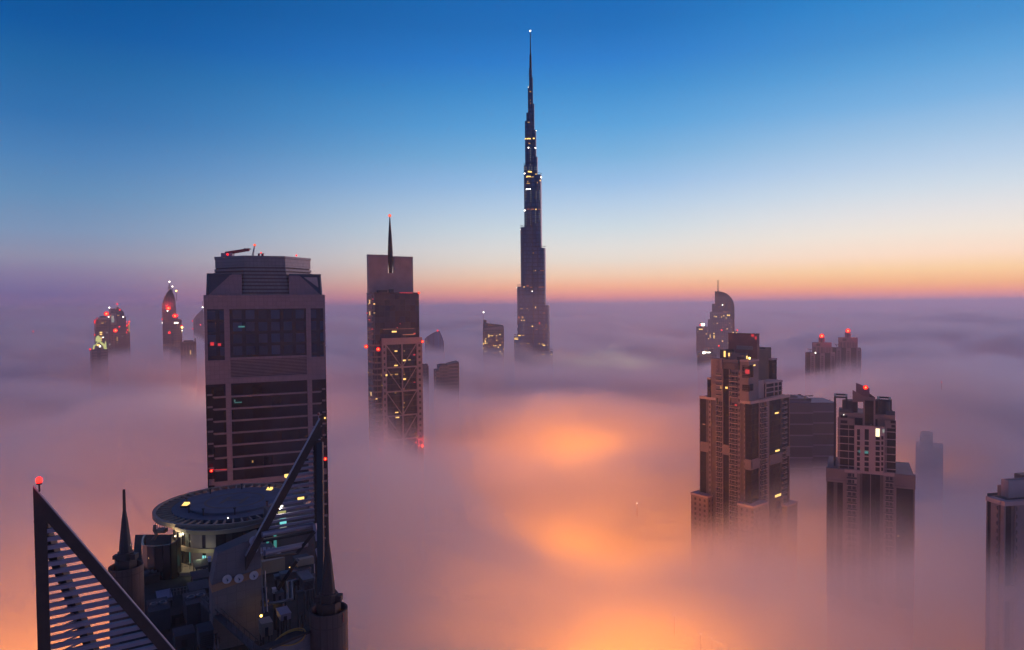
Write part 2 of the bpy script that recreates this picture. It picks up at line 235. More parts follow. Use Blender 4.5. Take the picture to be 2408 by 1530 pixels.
# ------------------------------------------------------------------ mesh builder
class Frame:
    def __init__(s, o, sd, dd): s.o = Vector(o); s.s = Vector(sd); s.d = Vector(dd)
    def p(s, a, d, z): return s.o + s.s*a + s.d*d + Vector((0, 0, z))
class MB:
    def __init__(s): s.v = []; s.f = []; s.mi = []; s.mats = []
    def add(s, vs, fs, m=None):
        n = len(s.v); s.v += [tuple(v) for v in vs]; k = 0
        if m is not None:
            if m not in s.mats: s.mats.append(m)
            k = s.mats.index(m)
        s.f += [tuple(i+n for i in f) for f in fs]; s.mi += [k]*len(fs); return s
    def hexa(s, p, m=None): return s.add(p, [(0,3,2,1), (4,5,6,7), (0,1,5,4), (1,2,6,5), (2,3,7,6), (3,0,4,7)], m)
    def box(s, x0, x1, y0, y1, z0, z1, m=None):
        return s.hexa([(x0,y0,z0), (x1,y0,z0), (x1,y1,z0), (x0,y1,z0), (x0,y0,z1), (x1,y0,z1), (x1,y1,z1), (x0,y1,z1)], m)
    def fb(s, F, a0, a1, d0, d1, z0, z1, m=None):
        return s.hexa([F.p(a0,d1,z0), F.p(a1,d1,z0), F.p(a1,d0,z0), F.p(a0,d0,z0), F.p(a0,d1,z1), F.p(a1,d1,z1), F.p(a1,d0,z1), F.p(a0,d0,z1)], m)
    def prism(s, poly, z0, z1, m=None, top=None):
        n = len(poly); top = top or poly
        return s.add([(x,y,z0) for x,y in poly]+[(x,y,z1) for x,y in top], [tuple(range(n-1,-1,-1)), tuple(range(n,2*n))]+[(i,(i+1)%n,n+(i+1)%n,n+i) for i in range(n)], m)
    def lathe(s, prof, n=24, c=(0,0), m=None):
        vs = []; fs = []
        for r, z in prof: vs += [(c[0]+r*math.cos(2*math.pi*i/n), c[1]+r*math.sin(2*math.pi*i/n), z) for i in range(n)]
        for k in range(len(prof)-1): fs += [(k*n+i, k*n+(i+1)%n, (k+1)*n+(i+1)%n, (k+1)*n+i) for i in range(n)]
        fs += [tuple(range(n-1,-1,-1)), tuple(range((len(prof)-1)*n, len(prof)*n))]
        return s.add(vs, fs, m)
    def bar(s, a, b, w, h, m=None, up=(0,0,1)):
        a = Vector(a); b = Vector(b); d = (b-a).normalized(); sd = d.cross(Vector(up)).normalized()*w/2; u = sd.cross(d).normalized()*h/2
        return s.hexa([a-sd-u, a+sd-u, b+sd-u, b-sd-u, a-sd+u, a+sd+u, b+sd+u, b-sd+u], m)
    def tube(s, pts, r, n=8, m=None):
        pts = [Vector(p) for p in pts]; vs = []; fs = []
        for i, p in enumerate(pts):
            d = (pts[min(i+1,len(pts)-1)]-pts[max(i-1,0)]).normalized(); a = d.cross(Vector((0.3,0.2,1))).normalized(); b = d.cross(a)
            rr = r[i] if isinstance(r, (list, tuple)) else r
            vs += [p+(a*math.cos(2*math.pi*k/n)+b*math.sin(2*math.pi*k/n))*rr for k in range(n)]
        for i in range(len(pts)-1): fs += [(i*n+k, i*n+(k+1)%n, (i+1)*n+(k+1)%n, (i+1)*n+k) for k in range(n)]
        fs += [tuple(range(n-1,-1,-1)), tuple(range((len(pts)-1)*n, len(pts)*n))]
        return s.add(vs, fs, m)
    def sphere(s, c, r, m=None, n=10):
        prof = [(r*math.sin(math.pi*k/6)+1e-4, c[2]-r*math.cos(math.pi*k/6)) for k in range(7)]
        return s.lathe(prof, n, (c[0], c[1]), m)
    def mesh(s, name, mat=None):
        me = bpy.data.meshes.new(name); me.from_pydata(s.v, [], s.f)
        for q in (s.mats or [mat]): me.materials.append(q)
        if len(s.mats) > 1: me.polygons.foreach_set('material_index', s.mi)
        bm = bmesh.new(); bm.from_mesh(me); bmesh.ops.recalc_face_normals(bm, faces=bm.faces); bm.to_mesh(me); bm.free()
        return me
    def build(s, name, mat=None, parent=None, loc=None, smooth=False):
        me = s.mesh(name, mat)
        if smooth: me.polygons.foreach_set('use_smooth', [True]*len(me.polygons))
        return link(name, me, parent, loc)
def link(name, me, parent=None, loc=None):
    o = bpy.data.objects.new(name, me); sc.collection.objects.link(o)
    if parent: o.parent = parent
    if loc is not None: o.location = loc
    return o
def thing(name, label, cat, loc=(0,0,0), rot=0.0, group=None):
    o = bpy.data.objects.new(name, None); sc.collection.objects.link(o); o.location = loc; o.rotation_euler = (0,0,rot); o.empty_display_size = 5
    o['label'] = label; o['category'] = cat
    if group: o['group'] = group
    return o
def tag(o, label, cat, group=None):
    o['label'] = label; o['category'] = cat
    if group: o['group'] = group
    return o
def repeat(name, items, parent, cap=100):
    """items (mesh, local position, z turn): the highest ones are parts of their own, what is left is one part"""
    items = sorted(items, key=lambda i: -i[1][2])
    for me, p, rz in items[:cap]:
        o = link(name, me, parent, p); o.rotation_euler = (0, 0, rz)
    rest = items[cap:]
    if rest:
        mb = MB()
        for me, p, rz in rest:
            Mx = Matrix.Translation(Vector(p)) @ Matrix.Rotation(rz, 4, 'Z')
            for pl in me.polygons: mb.add([Mx @ me.vertices[i].co for i in pl.vertices], [tuple(range(len(pl.vertices)))], me.materials[pl.material_index])
        o = mb.build(name, None, parent); o['kind'] = 'stuff'
from mathutils.bvhtree import BVHTree
def tree_of(root):
    bpy.context.view_layer.update(); vs = []; fs = []
    def rec(o):
        if o.type == 'MESH':
            n = len(vs); vs.extend(o.matrix_world @ v.co for v in o.data.vertices); fs.extend(tuple(i+n for i in p.vertices) for p in o.data.polygons)
        for c in o.children: rec(c)
    rec(root); return BVHTree.FromPolygons(vs, fs)
def lamp_on(root, tr, px, py, w, h, mat, name='lit_window'):
    """a lit pane or painted reflection, w by h photo pixels, set on the surface of its building"""
    d = (at(px, py, 100)-CAM).normalized(); hit = tr.ray_cast(CAM, d)
    if hit[0] is None: return None
    p, n = hit[0], hit[1]; 
    if n.dot(d) > 0: n = -n
    n = Vector((n.x, n.y, 0)); n = n.normalized() if n.length > 0.1 else Vector((0, -1, 0)); sz = p.y/FP
    s = Vector((-n.y, n.x, 0)); c = root.matrix_world.inverted() @ p; R3 = root.matrix_world.to_3x3().inverted(); n2 = R3 @ n; s2 = R3 @ s
    F = Frame((c.x, c.y, c.z), s2, n2); cs = max(0.35, abs(n.dot(-Vector((d.x, d.y, 0)).normalized())))
    W_ = w*sz/2/cs; H_ = h*sz/2
    mb = MB(); mb.fb(F, -W_, W_, -0.05, 0.12+sz*0.1, -H_, H_); return mb.build(name, mat, root)
def beacon(root, p, px, mat='red_lamp', post=2.0, name='beacon', energy=0, Y=None):
    """aviation light: short post with a lamp on top; p world position of the lamp"""
    bpy.context.view_layer.update(); q = root.matrix_world.inverted() @ Vector(p); Y = Y or p[1]; r = px*Y/FP/2*(1.1 if 'red' in mat else 1.0)
    mb = MB(); mb.lathe([(r*0.35, q.z-r*post), (r*0.3, q.z-r*0.6)], 6, (q.x, q.y)); b = mb.build(name, M['dark_metal'], root)
    hot = mat == 'red_hot'
    mb = MB(); mb.sphere(q, r*(0.62 if hot else 1), n=10); lp = mb.build('lamp', M['red_core' if hot else mat], b, smooth=True)
    if hot: mb = MB(); mb.sphere(q, r*1.45, n=12); mb.build('lens', M['red_halo'], b, smooth=True)  # red halo added as a larger glowing shell
    if energy:
        l = bpy.data.lights.new('beacon_light', 'POINT'); l.energy = energy*0.06; l.color = (1, 0.03, 0.02) if 'red' in mat else (1, 0.8, 0.45); l.shadow_soft_size = r
        o = bpy.data.objects.new('beacon_light', l); sc.collection.objects.link(o); o.location = (p[0], p[1]-r*1.6, p[2]+r*1.2)
    return b
# ------------------------------------------------------------------ geometry of a building whose near corner is seen at (px, Y)
class Site:
    def __init__(s, name, label, cat, px, Y, deg, group=None):
        s.X0 = at(px, 765, Y).x; s.Y0 = Y; s.c = math.cos(R(deg)); s.s = math.sin(R(deg)); s.px0 = px
        s.root = thing(name, label, cat, (s.X0, Y, 0), R(deg), group)
        s.rep = {}; s.meshes = {}; s.n = 0
    def u(s, px, v=0):     # distance along the right hand face at column px
        k = (px-1204)/FP; X = s.X0-v*s.s; Y = s.Y0+v*s.c
        return (k*Y-X)/(s.c-k*s.s)
    def v(s, px, u=0):     # distance along the left hand face
        k = (px-1204)/FP; X = s.X0+u*s.c; Y = s.Y0+u*s.s
        return (X-k*Y)/(s.s+k*s.c)
    def z(s, px, py, u=0, v=0): return at(px, py, s.Y0+u*s.s+v*s.c).z
    def box(s, name, u0, u1, v0, v1, z0, z1, mat): return MB().box(u0, u1, v0, v1, z0, z1).build(name, M[mat] if isinstance(mat, str) else mat, s.root)
    def balcony(s, w, out=0.7, rail='rail', slab='concrete_light', h=3.1):
        k = ('b', round(w, 2), out, rail, slab)
        if k not in s.meshes:
            mb = MB(); mb.box(0, w, -out, 1.35, -0.16, 0.16, M[slab]); mb.box(0.05, w-0.05, -out+0.02, -out+0.1, 0.16, 1.1, M[rail]); mb.box(0.0, w, -out, -out+0.12, 1.1, 1.2, M[slab])
            mb.box(w*0.12, w*0.46, 1.3, 1.38, 0.2, 2.4, M['black']); mb.box(w*0.58, w*0.9, 1.3, 1.38, 0.2, 2.4, M['black'])
            s.meshes[k] = mb.mesh('balcony')
        return s.meshes[k]
    def window(s, w, h, mat='black'):
        k = ('w', round(w, 2), round(h, 2), mat)
        if k not in s.meshes: s.meshes[k] = MB().box(0, w, 0, 0.12, 0, h, M[mat]).mesh('window')
        return s.meshes[k]
    def face(s, F, turn, cols, z0, z1, fh, dep=1.5, wall='concrete', glass='tglass', zf=None):
        """cols: (a0, a1, kind) along face F; the storeys are counted down from z1"""
        W_ = s.wallmb.setdefault(wall, MB()); zf = zf or z1
        for a0, a1, kind in cols:
            if a1 < a0: a0, a1 = a1, a0
            if kind == 'w': W_.fb(F, a0, a1, -dep, 0, z0, z1)
            elif kind == 's': s.wallmb.setdefault('concrete_dark', MB()).fb(F, a0, a1, -dep, -0.5, z0, z1)
            elif kind == 'g': MB().fb(F, a0, a1, -dep, -0.45, z0, z1).build('glass_strip', M[glass], s.root)
            elif kind == 'b':
                MB().fb(F, a0, a1, -dep, -1.42, z0, z1).build('recessed_wall', M['concrete'], s.root)
                me = s.balcony(a1-a0-0.02); z = zf-fh
                while z > z0+0.5:
                    p = F.p(a0+0.01 if turn == 0 else a1-0.01, 0, z); s.rep.setdefault('balcony', []).append((me, p, turn)); z -= fh
            elif kind == 'p':
                w = (a1-a0)*0.5; m0 = (a0+a1)/2-w/2; m1 = m0+w
                W_.fb(F, a0, m0, -dep, 0, z0, z1); W_.fb(F, m1, a1, -dep, 0, z0, z1); me = s.window(w, fh*0.5); z = zf; top = z1
                while z > z0+fh*0.3:
                    zb = z-fh; wt = min(z1, zb+fh*0.78); wb = max(z0, zb+fh*0.28)
                    W_.fb(F, m0, m1, -dep, 0, wt, min(z, z1)) if wt < min(z, z1) else None; W_.fb(F, m0, m1, -dep, 0, max(z0, zb), wb)
                    p = F.p(m0 if turn == 0 else m1, -0.38, wb); s.rep.setdefault('window', []).append((me, p, turn)); z = zb
    def begin(s): s.wallmb = {}
    def finish(s):
        for k, mb in s.wallmb.items():
            if mb.v: mb.build('wall', M[k], s.root)
        for k, it in s.rep.items(): repeat(k, it, s.root)
        s.rep = {}
    def fr(s, u=0.0, v=0.0): return Frame((u, v, 0), (1, 0, 0), (0, -1, 0))          # right hand face, outward = toward -y
    def fl(s, u=0.0, v=0.0): return Frame((u, v, 0), (0, 1, 0), (-1, 0, 0))          # left hand face, outward = toward -x
LT = -math.pi/2
class Far:
    """a distant building facing the camera, parts given by photo columns"""
    def __init__(s, name, label, cat, px, Y, turn=0.0, group=None):
        s.p = at(px, 719, Y); s.az = math.atan2(s.p.x, Y); s.Y = Y; s.px = px; s.k = Y*math.cos(s.az)/FP
        s.root = thing(name, label, cat, (s.p.x, Y, 0), -s.az+R(turn), group); s.ct = max(0.3, math.cos(R(turn)))
    def x(s, px): return (px-s.px)*s.k/s.ct
    def z(s, py, px=None): return at(px or s.px, py, s.Y).z
    def part(s, name, p0, p1, ytop, mat, d0=0.0, d1=25.0, ybot=None):
        return MB().box(s.x(p0), s.x(p1), d0, d1, 0 if ybot is None else s.z(ybot), s.z(ytop)).build(name, M[mat], s.root)
    def poly(s, name, pts, mat, d0=0.0, d1=25.0):
        q = [(s.x(a), s.z(b)) for a, b in pts]; n = len(q); mb = MB()
        mb.add([(x, d0, z) for x, z in q]+[(x, d1, z) for x, z in q], [tuple(range(n)), tuple(range(2*n-1, n-1, -1))]+[(i, (i+1)%n, n+(i+1)%n, n+i) for i in range(n)])
        return mb.build(name, M[mat], s.root)
    def mast(s, px, y0, y1, w, mat='dark_metal', d=8.0, name='mast'):
        return MB().tube([(s.x(px), d, s.z(y0)), (s.x(px), d, s.z(y1))], [w*s.k/2, w*s.k/3], 6).build(name, M[mat], s.root)
    def beacon(s, px, py, size=4, mat='red_lamp', d=-1.0, post=1.5, energy=0):
        q = at(px, py, s.Y); n = Vector((math.sin(s.az), math.cos(s.az), 0)); beacon(s.root, q+n*d, size, mat, post, energy=energy, Y=s.Y)
def lights(root, rows):
    tr = tree_of(root)
    for px, py, w, h, m in rows: lamp_on(root, tr, px, py, w, h, M[m])

# ------------------------------------------------------------------ the tallest tower
M['burj'] = facade('dark_blue_tower_cladding', (0.032, 0.065, 0.13), (0.045, 0.095, 0.19), fh=7.6, bw=4.2, fz=0.25, fx=0.25, grough=0.35, wrough=0.4, var=0.2, gv=(0.8, 1.2))
def Z4(zx, zy): return ((1900+zx/2.186)*0.588, (80+zy/2.186)*0.588)
def Z5(zx, zy): return ((1900+zx/2.124)*0.588, (760+zy/2.124)*0.588)
BY = 1318; bc = at(1253.7, 845, BY)
burj = thing('skyscraper', 'tallest tower of all, slender and stepped, with a long needle spire', 'skyscraper', (bc.x, BY, 0))
def bx_(p): q = at(p[0], p[1], BY); return (q.x-bc.x, q.z)
left = [bx_(Z4(*q)) for q in [(474,385), (470,425), (460,588), (447,820), (434,893), (425,1280)]]+[bx_(Z5(*q)) for q in [(384,325), (355,825), (330,1240)]]
right = [bx_(Z4(*q)) for q in [(489,310), (493,425), (505,508), (518,740), (534,970), (547,1205), (580,1365)]]+[bx_(Z5(*q)) for q in [(598,500), (630,980), (658,1365)]]
def cx(z):   # lean of the image is the camera's, the tower is upright
    return 0.0
def stadium(ang, L, r, n=9):
    c, s = math.cos(ang), math.sin(ang); pts = [(-s*-r*1.0+0, 0)]
    pts = [(s*r, -c*r)]+[(c*L+r*math.cos(ang-math.pi/2+math.pi*k/n), s*L+r*math.sin(ang-math.pi/2+math.pi*k/n)) for k in range(n+1)]+[(-s*r, c*r)]
    return pts
def wing(exts, ang, tiers_name):
    prev = None
    for i, (e, z1) in enumerate(exts):
        e = abs(e); rw = min(10.5, max(1.2, e*0.52)); L_ = max(0.1, (e-rw)/math.cos(R(30))); z0 = exts[i+1][1]-6 if i+1 < len(exts) else 0
        mb = MB(); mb.prism(stadium(ang, L_, rw), z0, z1); o = mb.build(tiers_name, M['burj'], burj)
        if e > 14:   # parapet screen round the terrace of each setback
            q = MB(); P = stadium(ang, L_, rw+0.25)
            for a, b in zip(P[:-1], P[1:]):
                q.bar((*a, z1+3.2), (*b, z1+3.2), 0.5, 0.5); q.bar((*a, z1), (*a, z1+3.2), 0.5, 0.5)
            q.build('terrace_screen', M['dark_metal'], o)
wing(left, R(210), 'wing_tier'); wing(right, R(330), 'wing_tier')
bw_ = [((abs(a[0])+abs(b[0]))/2, (a[1]+b[1])/2+14) for a, b in zip(left, right)]; wing(bw_, R(90), 'wing_tier')
# slender mullion piers in the valley between the two front wings
core = MB(); zc = bx_(Z4(480, 425))[1]; core.lathe([(11.5, 0), (11.5, bx_(Z5(480,325))[1]), (9.5, bx_(Z5(480,325))[1]+1), (9.0, bx_(Z4(480,1280))[1]), (6.5, bx_(Z4(480,1280))[1]+1), (5.5, bx_(Z4(480,893))[1]), (3.2, bx_(Z4(480,588))[1]), (2.6, zc)], 12); core.build('core', M['burj'], burj)
s0 = bx_(Z4(481, 425)); s1 = bx_(Z4(481, 108))
sx = 0.0
MB().lathe([(2.4, s0[1]-20), (2.0, bx_(Z4(480,312))[1]), (1.2, bx_(Z4(480,300))[1]), (0.9, bx_(Z4(480,200))[1]), (0.7, s1[1])], 10).build('spire', M['dark_metal'], burj)
beacon(burj, (bc.x, BY, s1[1]+2), 3.4, 'white_lamp', 1.0, Y=BY)
rows = []
def l4(x, y, w, h, m): a = Z4(x, y); rows.append((a[0], a[1], w, h, m))
def l5(x, y, w, h, m): a = Z5(x, y); rows.append((a[0], a[1], w, h, m))
for x, y, w, h in [(441,1041,3,2.6), (457,1041,3,2.6), (475,1040,6,2.6), (513,1038,4,3), (486,1330,13,3), (475,1371,13,2.6), (452,1376,3,2), (533,1352,4,2), (569,1406,2.5,2.5)]: l4(x, y, w, h, 'yellow_lamp')
for x, y, w, h in [(483,629,4,2), (484,704,2,2), (484,730,2,2), (468,897,5,1.8), (475,1082,4,2.5), (465,1431,8,2), (460,1415,2,3), (545,1424,2,3), (502,1374,6,2)]: l4(x, y, w, h, 'yellow_soft')
for y in (1126, 1146, 1166, 1186, 1206, 1226, 1264): l4(484, y, 1.5, 1.5, 'pale_lamp')
for x in (433, 446, 474, 495, 523, 538):
    for y in (1290, 1308): l4(x, y, 1.5, 1.5, 'pale_lamp')
for x, y in [(467,1119), (527,1121), (433,1345), (578,1378), (462,1481), (480,1481), (450,1482)]: l4(x, y, 2.2, 2.2, 'white_lamp')
for x, ys in [(474, range(2, 100, 16)), (519, range(12, 85, 16)), (545, range(8, 90, 18)), (431, range(10, 110, 26)), (474, range(178, 310, 17)), (514, range(175, 285, 15)), (545, range(203, 250, 15)), (433, range(180, 312, 20))]:
    for y in ys: l5(x, y, 1.4, 1.4, 'pale_lamp')
for x, y, w, h, m in [(450,165,6,1.5,'orange_soft'), (485,166,9,1.8,'orange_soft'), (517,166,3,2,'yellow_lamp'), (545,166,5,1.4,'orange_soft'), (422,176,2.5,2.5,'white_lamp'), (495,537,3,2,'yellow_soft'), (513,687,2,1.6,'yellow_lamp'), (499,690,1.6,1.6,'yellow_soft'), (570,687,9,1.6,'orange_soft'), (416,826,3,2,'yellow_lamp'), (446,816,5,3,'orange_soft'), (476,828,6,1.6,'orange_soft'), (565,827,14,1.6,'orange_soft'), (485,862,1.6,1.6,'white_lamp'), (514,1000,2,4,'yellow_lamp'), (393,1010,6,1.8,'yellow_soft'), (443,1010,3,1.8,'yellow_soft'), (372,1086,4,4,'orange_soft'), (403,1084,4,4,'yellow_soft'), (395,1109,2,2,'yellow_lamp'), (416,1109,2,2,'yellow_lamp'), (486,1160,3,2.4,'yellow_lamp'), (547,1133,2.5,5,'red_soft'), (585,1047,6,1.5,'orange_soft'), (349,1268,9,2.2,'yellow_lamp'), (350,1254,7,1.8,'yellow_soft'), (377,1238,6,2,'yellow_lamp'), (408,1237,5,2,'yellow_soft'), (388,1308,2,1.6,'yellow_soft'), (340,1308,2,1.6,'yellow_soft'), (445,1306,3,2,'yellow_soft'), (458,1306,2,2,'yellow_soft'), (547,1308,2,3,'yellow_soft'), (575,1312,6,2,'yellow_soft'), (585,1322,6,2,'yellow_lamp'), (617,1320,2,2,'yellow_soft'), (580,1398,3,2,'yellow_lamp'), (647,1398,3,2,'yellow_lamp'), (501,1421,3,1.6,'yellow_soft'), (523,1187,4,1.4,'orange_soft'), (588,1187,2,1.4,'orange_soft'), (402,1195,1.6,1.6,'pale_lamp'), (410,1148,1.6,1.6,'pale_lamp'), (455,1022,1.6,1.6,'pale_lamp')]: l5(x, y, w, h, m)
lights(burj, rows)
for (x, y) in [Z4(466,590), Z4(534,970), Z4(578,1376), Z5(386,338), Z5(598,505), Z5(355,833), Z5(630,988)]:
    q = at(x, y, BY-8); beacon(burj, (q.x, q.y, q.z), 1.4, 'white_lamp', 1.0, Y=BY)

# ------------------------------------------------------------------ far towers
M['fa'] = facade('far_office_cladding', (0.13, 0.10, 0.10), (0.035, 0.035, 0.05), fh=4.2, bw=3.6, fz=0.45, fx=0.25, grough=0.3)
M['fb'] = facade('far_striped_cladding', (0.17, 0.13, 0.13), (0.04, 0.035, 0.05), fh=4.6, bw=60, fz=0.42, fx=0.04, grough=0.3)
M['fc'] = facade('far_vertical_cladding', (0.14, 0.10, 0.10), (0.03, 0.03, 0.045), fh=60, bw=4.6, fz=0.02, fx=0.55, grough=0.3)
M['fd'] = facade('far_dark_glass', (0.04, 0.045, 0.07), (0.03, 0.04, 0.07), fh=4.0, bw=3.0, fz=0.25, fx=0.12, grough=0.15)
M['fres'] = facade('far_flat_cladding', (0.15, 0.12, 0.13), (0.035, 0.035, 0.05), fh=3.6, bw=5.0, fz=0.4, fx=0.45, grough=0.4)
M['fhotel'] = facade('hotel_cladding', (0.16, 0.16, 0.20), (0.03, 0.035, 0.06), fh=3.9, bw=4.2, fz=0.42, fx=0.4, lit=0.012, ls=0.8, grough=0.3)
M['flit'] = facade('lit_flats_cladding', (0.16, 0.13, 0.11), (0.03, 0.03, 0.035), fh=4.4, bw=3.8, fz=0.45, fx=0.35, lit=0.05, ls=1.3, grough=0.3)
# hotel with the curved sail
f = Far('hotel_tower', 'blue grey hotel tower with a quarter round sail roof and twin masts', 'tower', 1695, 1500)
f.part('lower_block', 1658, 1734, 780, 'fhotel', 0, 30); f.part('middle_block', 1664, 1722, 752, 'fhotel', 2, 28, 780); f.part('upper_block', 1669, 1718, 734, 'fhotel', 4, 26, 752)
f.part('glass_box', 1674, 1711, 715, 'fd', 6, 24, 734)
pts = [(1681, 735), (1681, 685.5), (1690, 685.5)]+[(1690+37*math.sin(a), 724-38*math.cos(a)) for a in [math.pi/2*k/10 for k in range(1, 11)]]+[(1727.5, 780), (1717, 780), (1717, 735)]
f.poly('sail_roof', pts, 'grey_paint', 8, 14)
f.mast(1687.4, 690, 659, 1.4); f.mast(1690, 690, 659, 1.4)
lights(f.root, [(px, py, w, w*0.9, m) for px, py, w, m in [(1699,718,2,'white_lamp'),(1684,745.5,2.4,'yellow_lamp'),(1697,746,2,'yellow_lamp'),(1711,742,3,'yellow_lamp'),(1715,742,3,'yellow_lamp'),(1702,743,2,'yellow_lamp'),(1679,785,2.4,'yellow_lamp'),(1679,791,3,'yellow_lamp'),(1679,795,2.4,'yellow_lamp'),(1670,789,2.2,'yellow_lamp'),(1670,793,2,'yellow_lamp'),(1665.5,797,1.8,'yellow_lamp'),(1699,803,2.5,'yellow_lamp'),(1724,783,3,'yellow_lamp'),(1732,784,3,'yellow_lamp'),(1710,774,2,'yellow_lamp'),(1679,762,2,'yellow_soft'),(1700,770,2.4,'orange_soft'),(1716,761,2,'yellow_soft'),(1707,765,1.6,'red_soft'),(1720,770,2,'yellow_soft')]])
f.beacon(1697, 777, 3); f.beacon(1734, 777, 3.4)
f = Far('apartment_block', 'small block with a bright lit sign left of the sail hotel', 'building', 1650, 1650)
f.part('wall', 1637, 1664, 769, 'fres', 0, 25); f.part('roof_block', 1645, 1656, 759, 'fd', 4, 15, 769)
lights(f.root, [(1652.5,764,8,6,'white_lamp'), (1645.5,775,4,2.4,'yellow_lamp'), (1650.5,775,4,2,'yellow_lamp'), (1641,781,2,2,'yellow_soft')])
f.beacon(1647, 765, 4)
f = Far('office_block', 'low dark block with a dazzling white roof lamp, half sunk in fog', 'building', 1662, 1150)
f.part('wall', 1639.5, 1685, 832, 'fa', 0, 28); f.part('stepped_roof', 1647, 1677, 826, 'fd', 3, 22, 832); f.part('plant_room', 1658, 1677, 822, 'fd', 6, 18, 826); f.mast(1672, 822, 817, 1)
f.beacon(1655, 830, 6, 'white_lamp', energy=2e4); lights(f.root, [(1664, 829.5, 12, 1.8, 'white_lamp')])
# block left of the tallest tower
f = Far('sloping_roof_tower', 'square tower with a dark sloping roof and thin mast', 'tower', 1159, 1400)
f.part('wall', 1134.5, 1184.5, 775, 'flit', 0, 38); f.poly('parapet', [(1134.5, 776), (1134.5, 773), (1184, 767.5), (1184, 776)], 'concrete', -0.5, 0)
f.poly('sloping_roof', [(1135, 775), (1135, 760), (1143, 760.5), (1182, 765.8), (1184, 769), (1184, 775)], 'dark_metal', 0.5, 36)
f.part('plant_room', 1136, 1143.5, 753, 'dark_metal', 8, 18, 761); f.mast(1137, 755, 737, 0.9); f.beacon(1137, 735, 3.2, 'white_lamp', 8)
lights(f.root, [(1117+x*.2768, 446.9+y*.2768, 2, 1.8, m) for x, y, m in [(116,1233,'yellow_lamp'),(120,1238,'yellow_lamp'),(135,1240,'yellow_lamp'),(147,1241,'yellow_lamp'),(184,1241,'yellow_lamp'),(92,1266,'yellow_lamp'),(80,1275,'yellow_soft'),(90,1292,'yellow_lamp'),(70,1303,'yellow_lamp'),(83,1303,'yellow_lamp'),(102,1304,'yellow_lamp'),(71,1312,'yellow_lamp'),(70,1346,'yellow_lamp'),(185,1279,'yellow_lamp'),(160,1326,'yellow_lamp'),(175,1325,'yellow_lamp'),(184,1325,'yellow_soft'),(118,1280,'cyan_soft')]])
# glass sail and two blocks right of the twin slab tower
M['sailglass'] = facade('blue_sail_glass', (0.10, 0.15, 0.24), (0.02, 0.10, 0.22), fh=60, bw=4.0, fz=0.01, fx=0.1, grough=0.1, lit=0.0)
f = Far('sail_tower', 'small blue glass tower with a curved slanting top, left of the sloping roof tower', 'tower', 1020, 1600)
f.poly('glass_wall', [(997, 850), (998, 799), (1004, 793), (1015, 786), (1027.5, 781), (1033.5, 780), (1039, 792), (1042.5, 804), (1046, 850)], 'sailglass', 0, 22)
f.poly('roof_edge', [(997, 798.5), (1004, 792), (1015, 785), (1027.5, 780), (1033.5, 779), (1033.5, 780), (1027.5, 781.2), (1015, 786.2), (1004, 793.2), (997, 799.5)], 'dark_metal', -0.3, 22.3)
MB().box(f.x(997), f.x(1046), 0, 22, 0, f.z(850)).build('lower_wall', M['sailglass'], f.root)
f.beacon(1029, 778, 4); lights(f.root, [(1002.5, 804, 2, 2, 'yellow_soft')])
f = Far('stepped_block', 'grey block with a stepped curved roof, rising alone out of the fog', 'building', 1050, 900, 8)
f.part('left_wing', 1023.5, 1031, 871, 'fb', 0, 26); f.part('middle_wing', 1031, 1053, 860, 'fa', 0, 26); f.poly('right_wing', [(1053, 900), (1053, 857.5), (1066, 854.5), (1078, 852.5), (1078, 900)], 'fb', 0, 26); MB().box(f.x(1053), f.x(1078), 0, 26, 0, f.z(900)).build('lower_wall', M['fb'], f.root); f.part('plant_room', 1034, 1048, 857.5, 'fd', 4, 16, 860)
f = Far('slab_block', 'narrow grey block half hidden behind the tower with the crossed braces', 'building', 998, 900, 8)
f.part('wall', 988, 1006, 861, 'fa', 0, 20); f.part('plant_room', 992, 1005, 857.5, 'fd', 4, 12, 861)
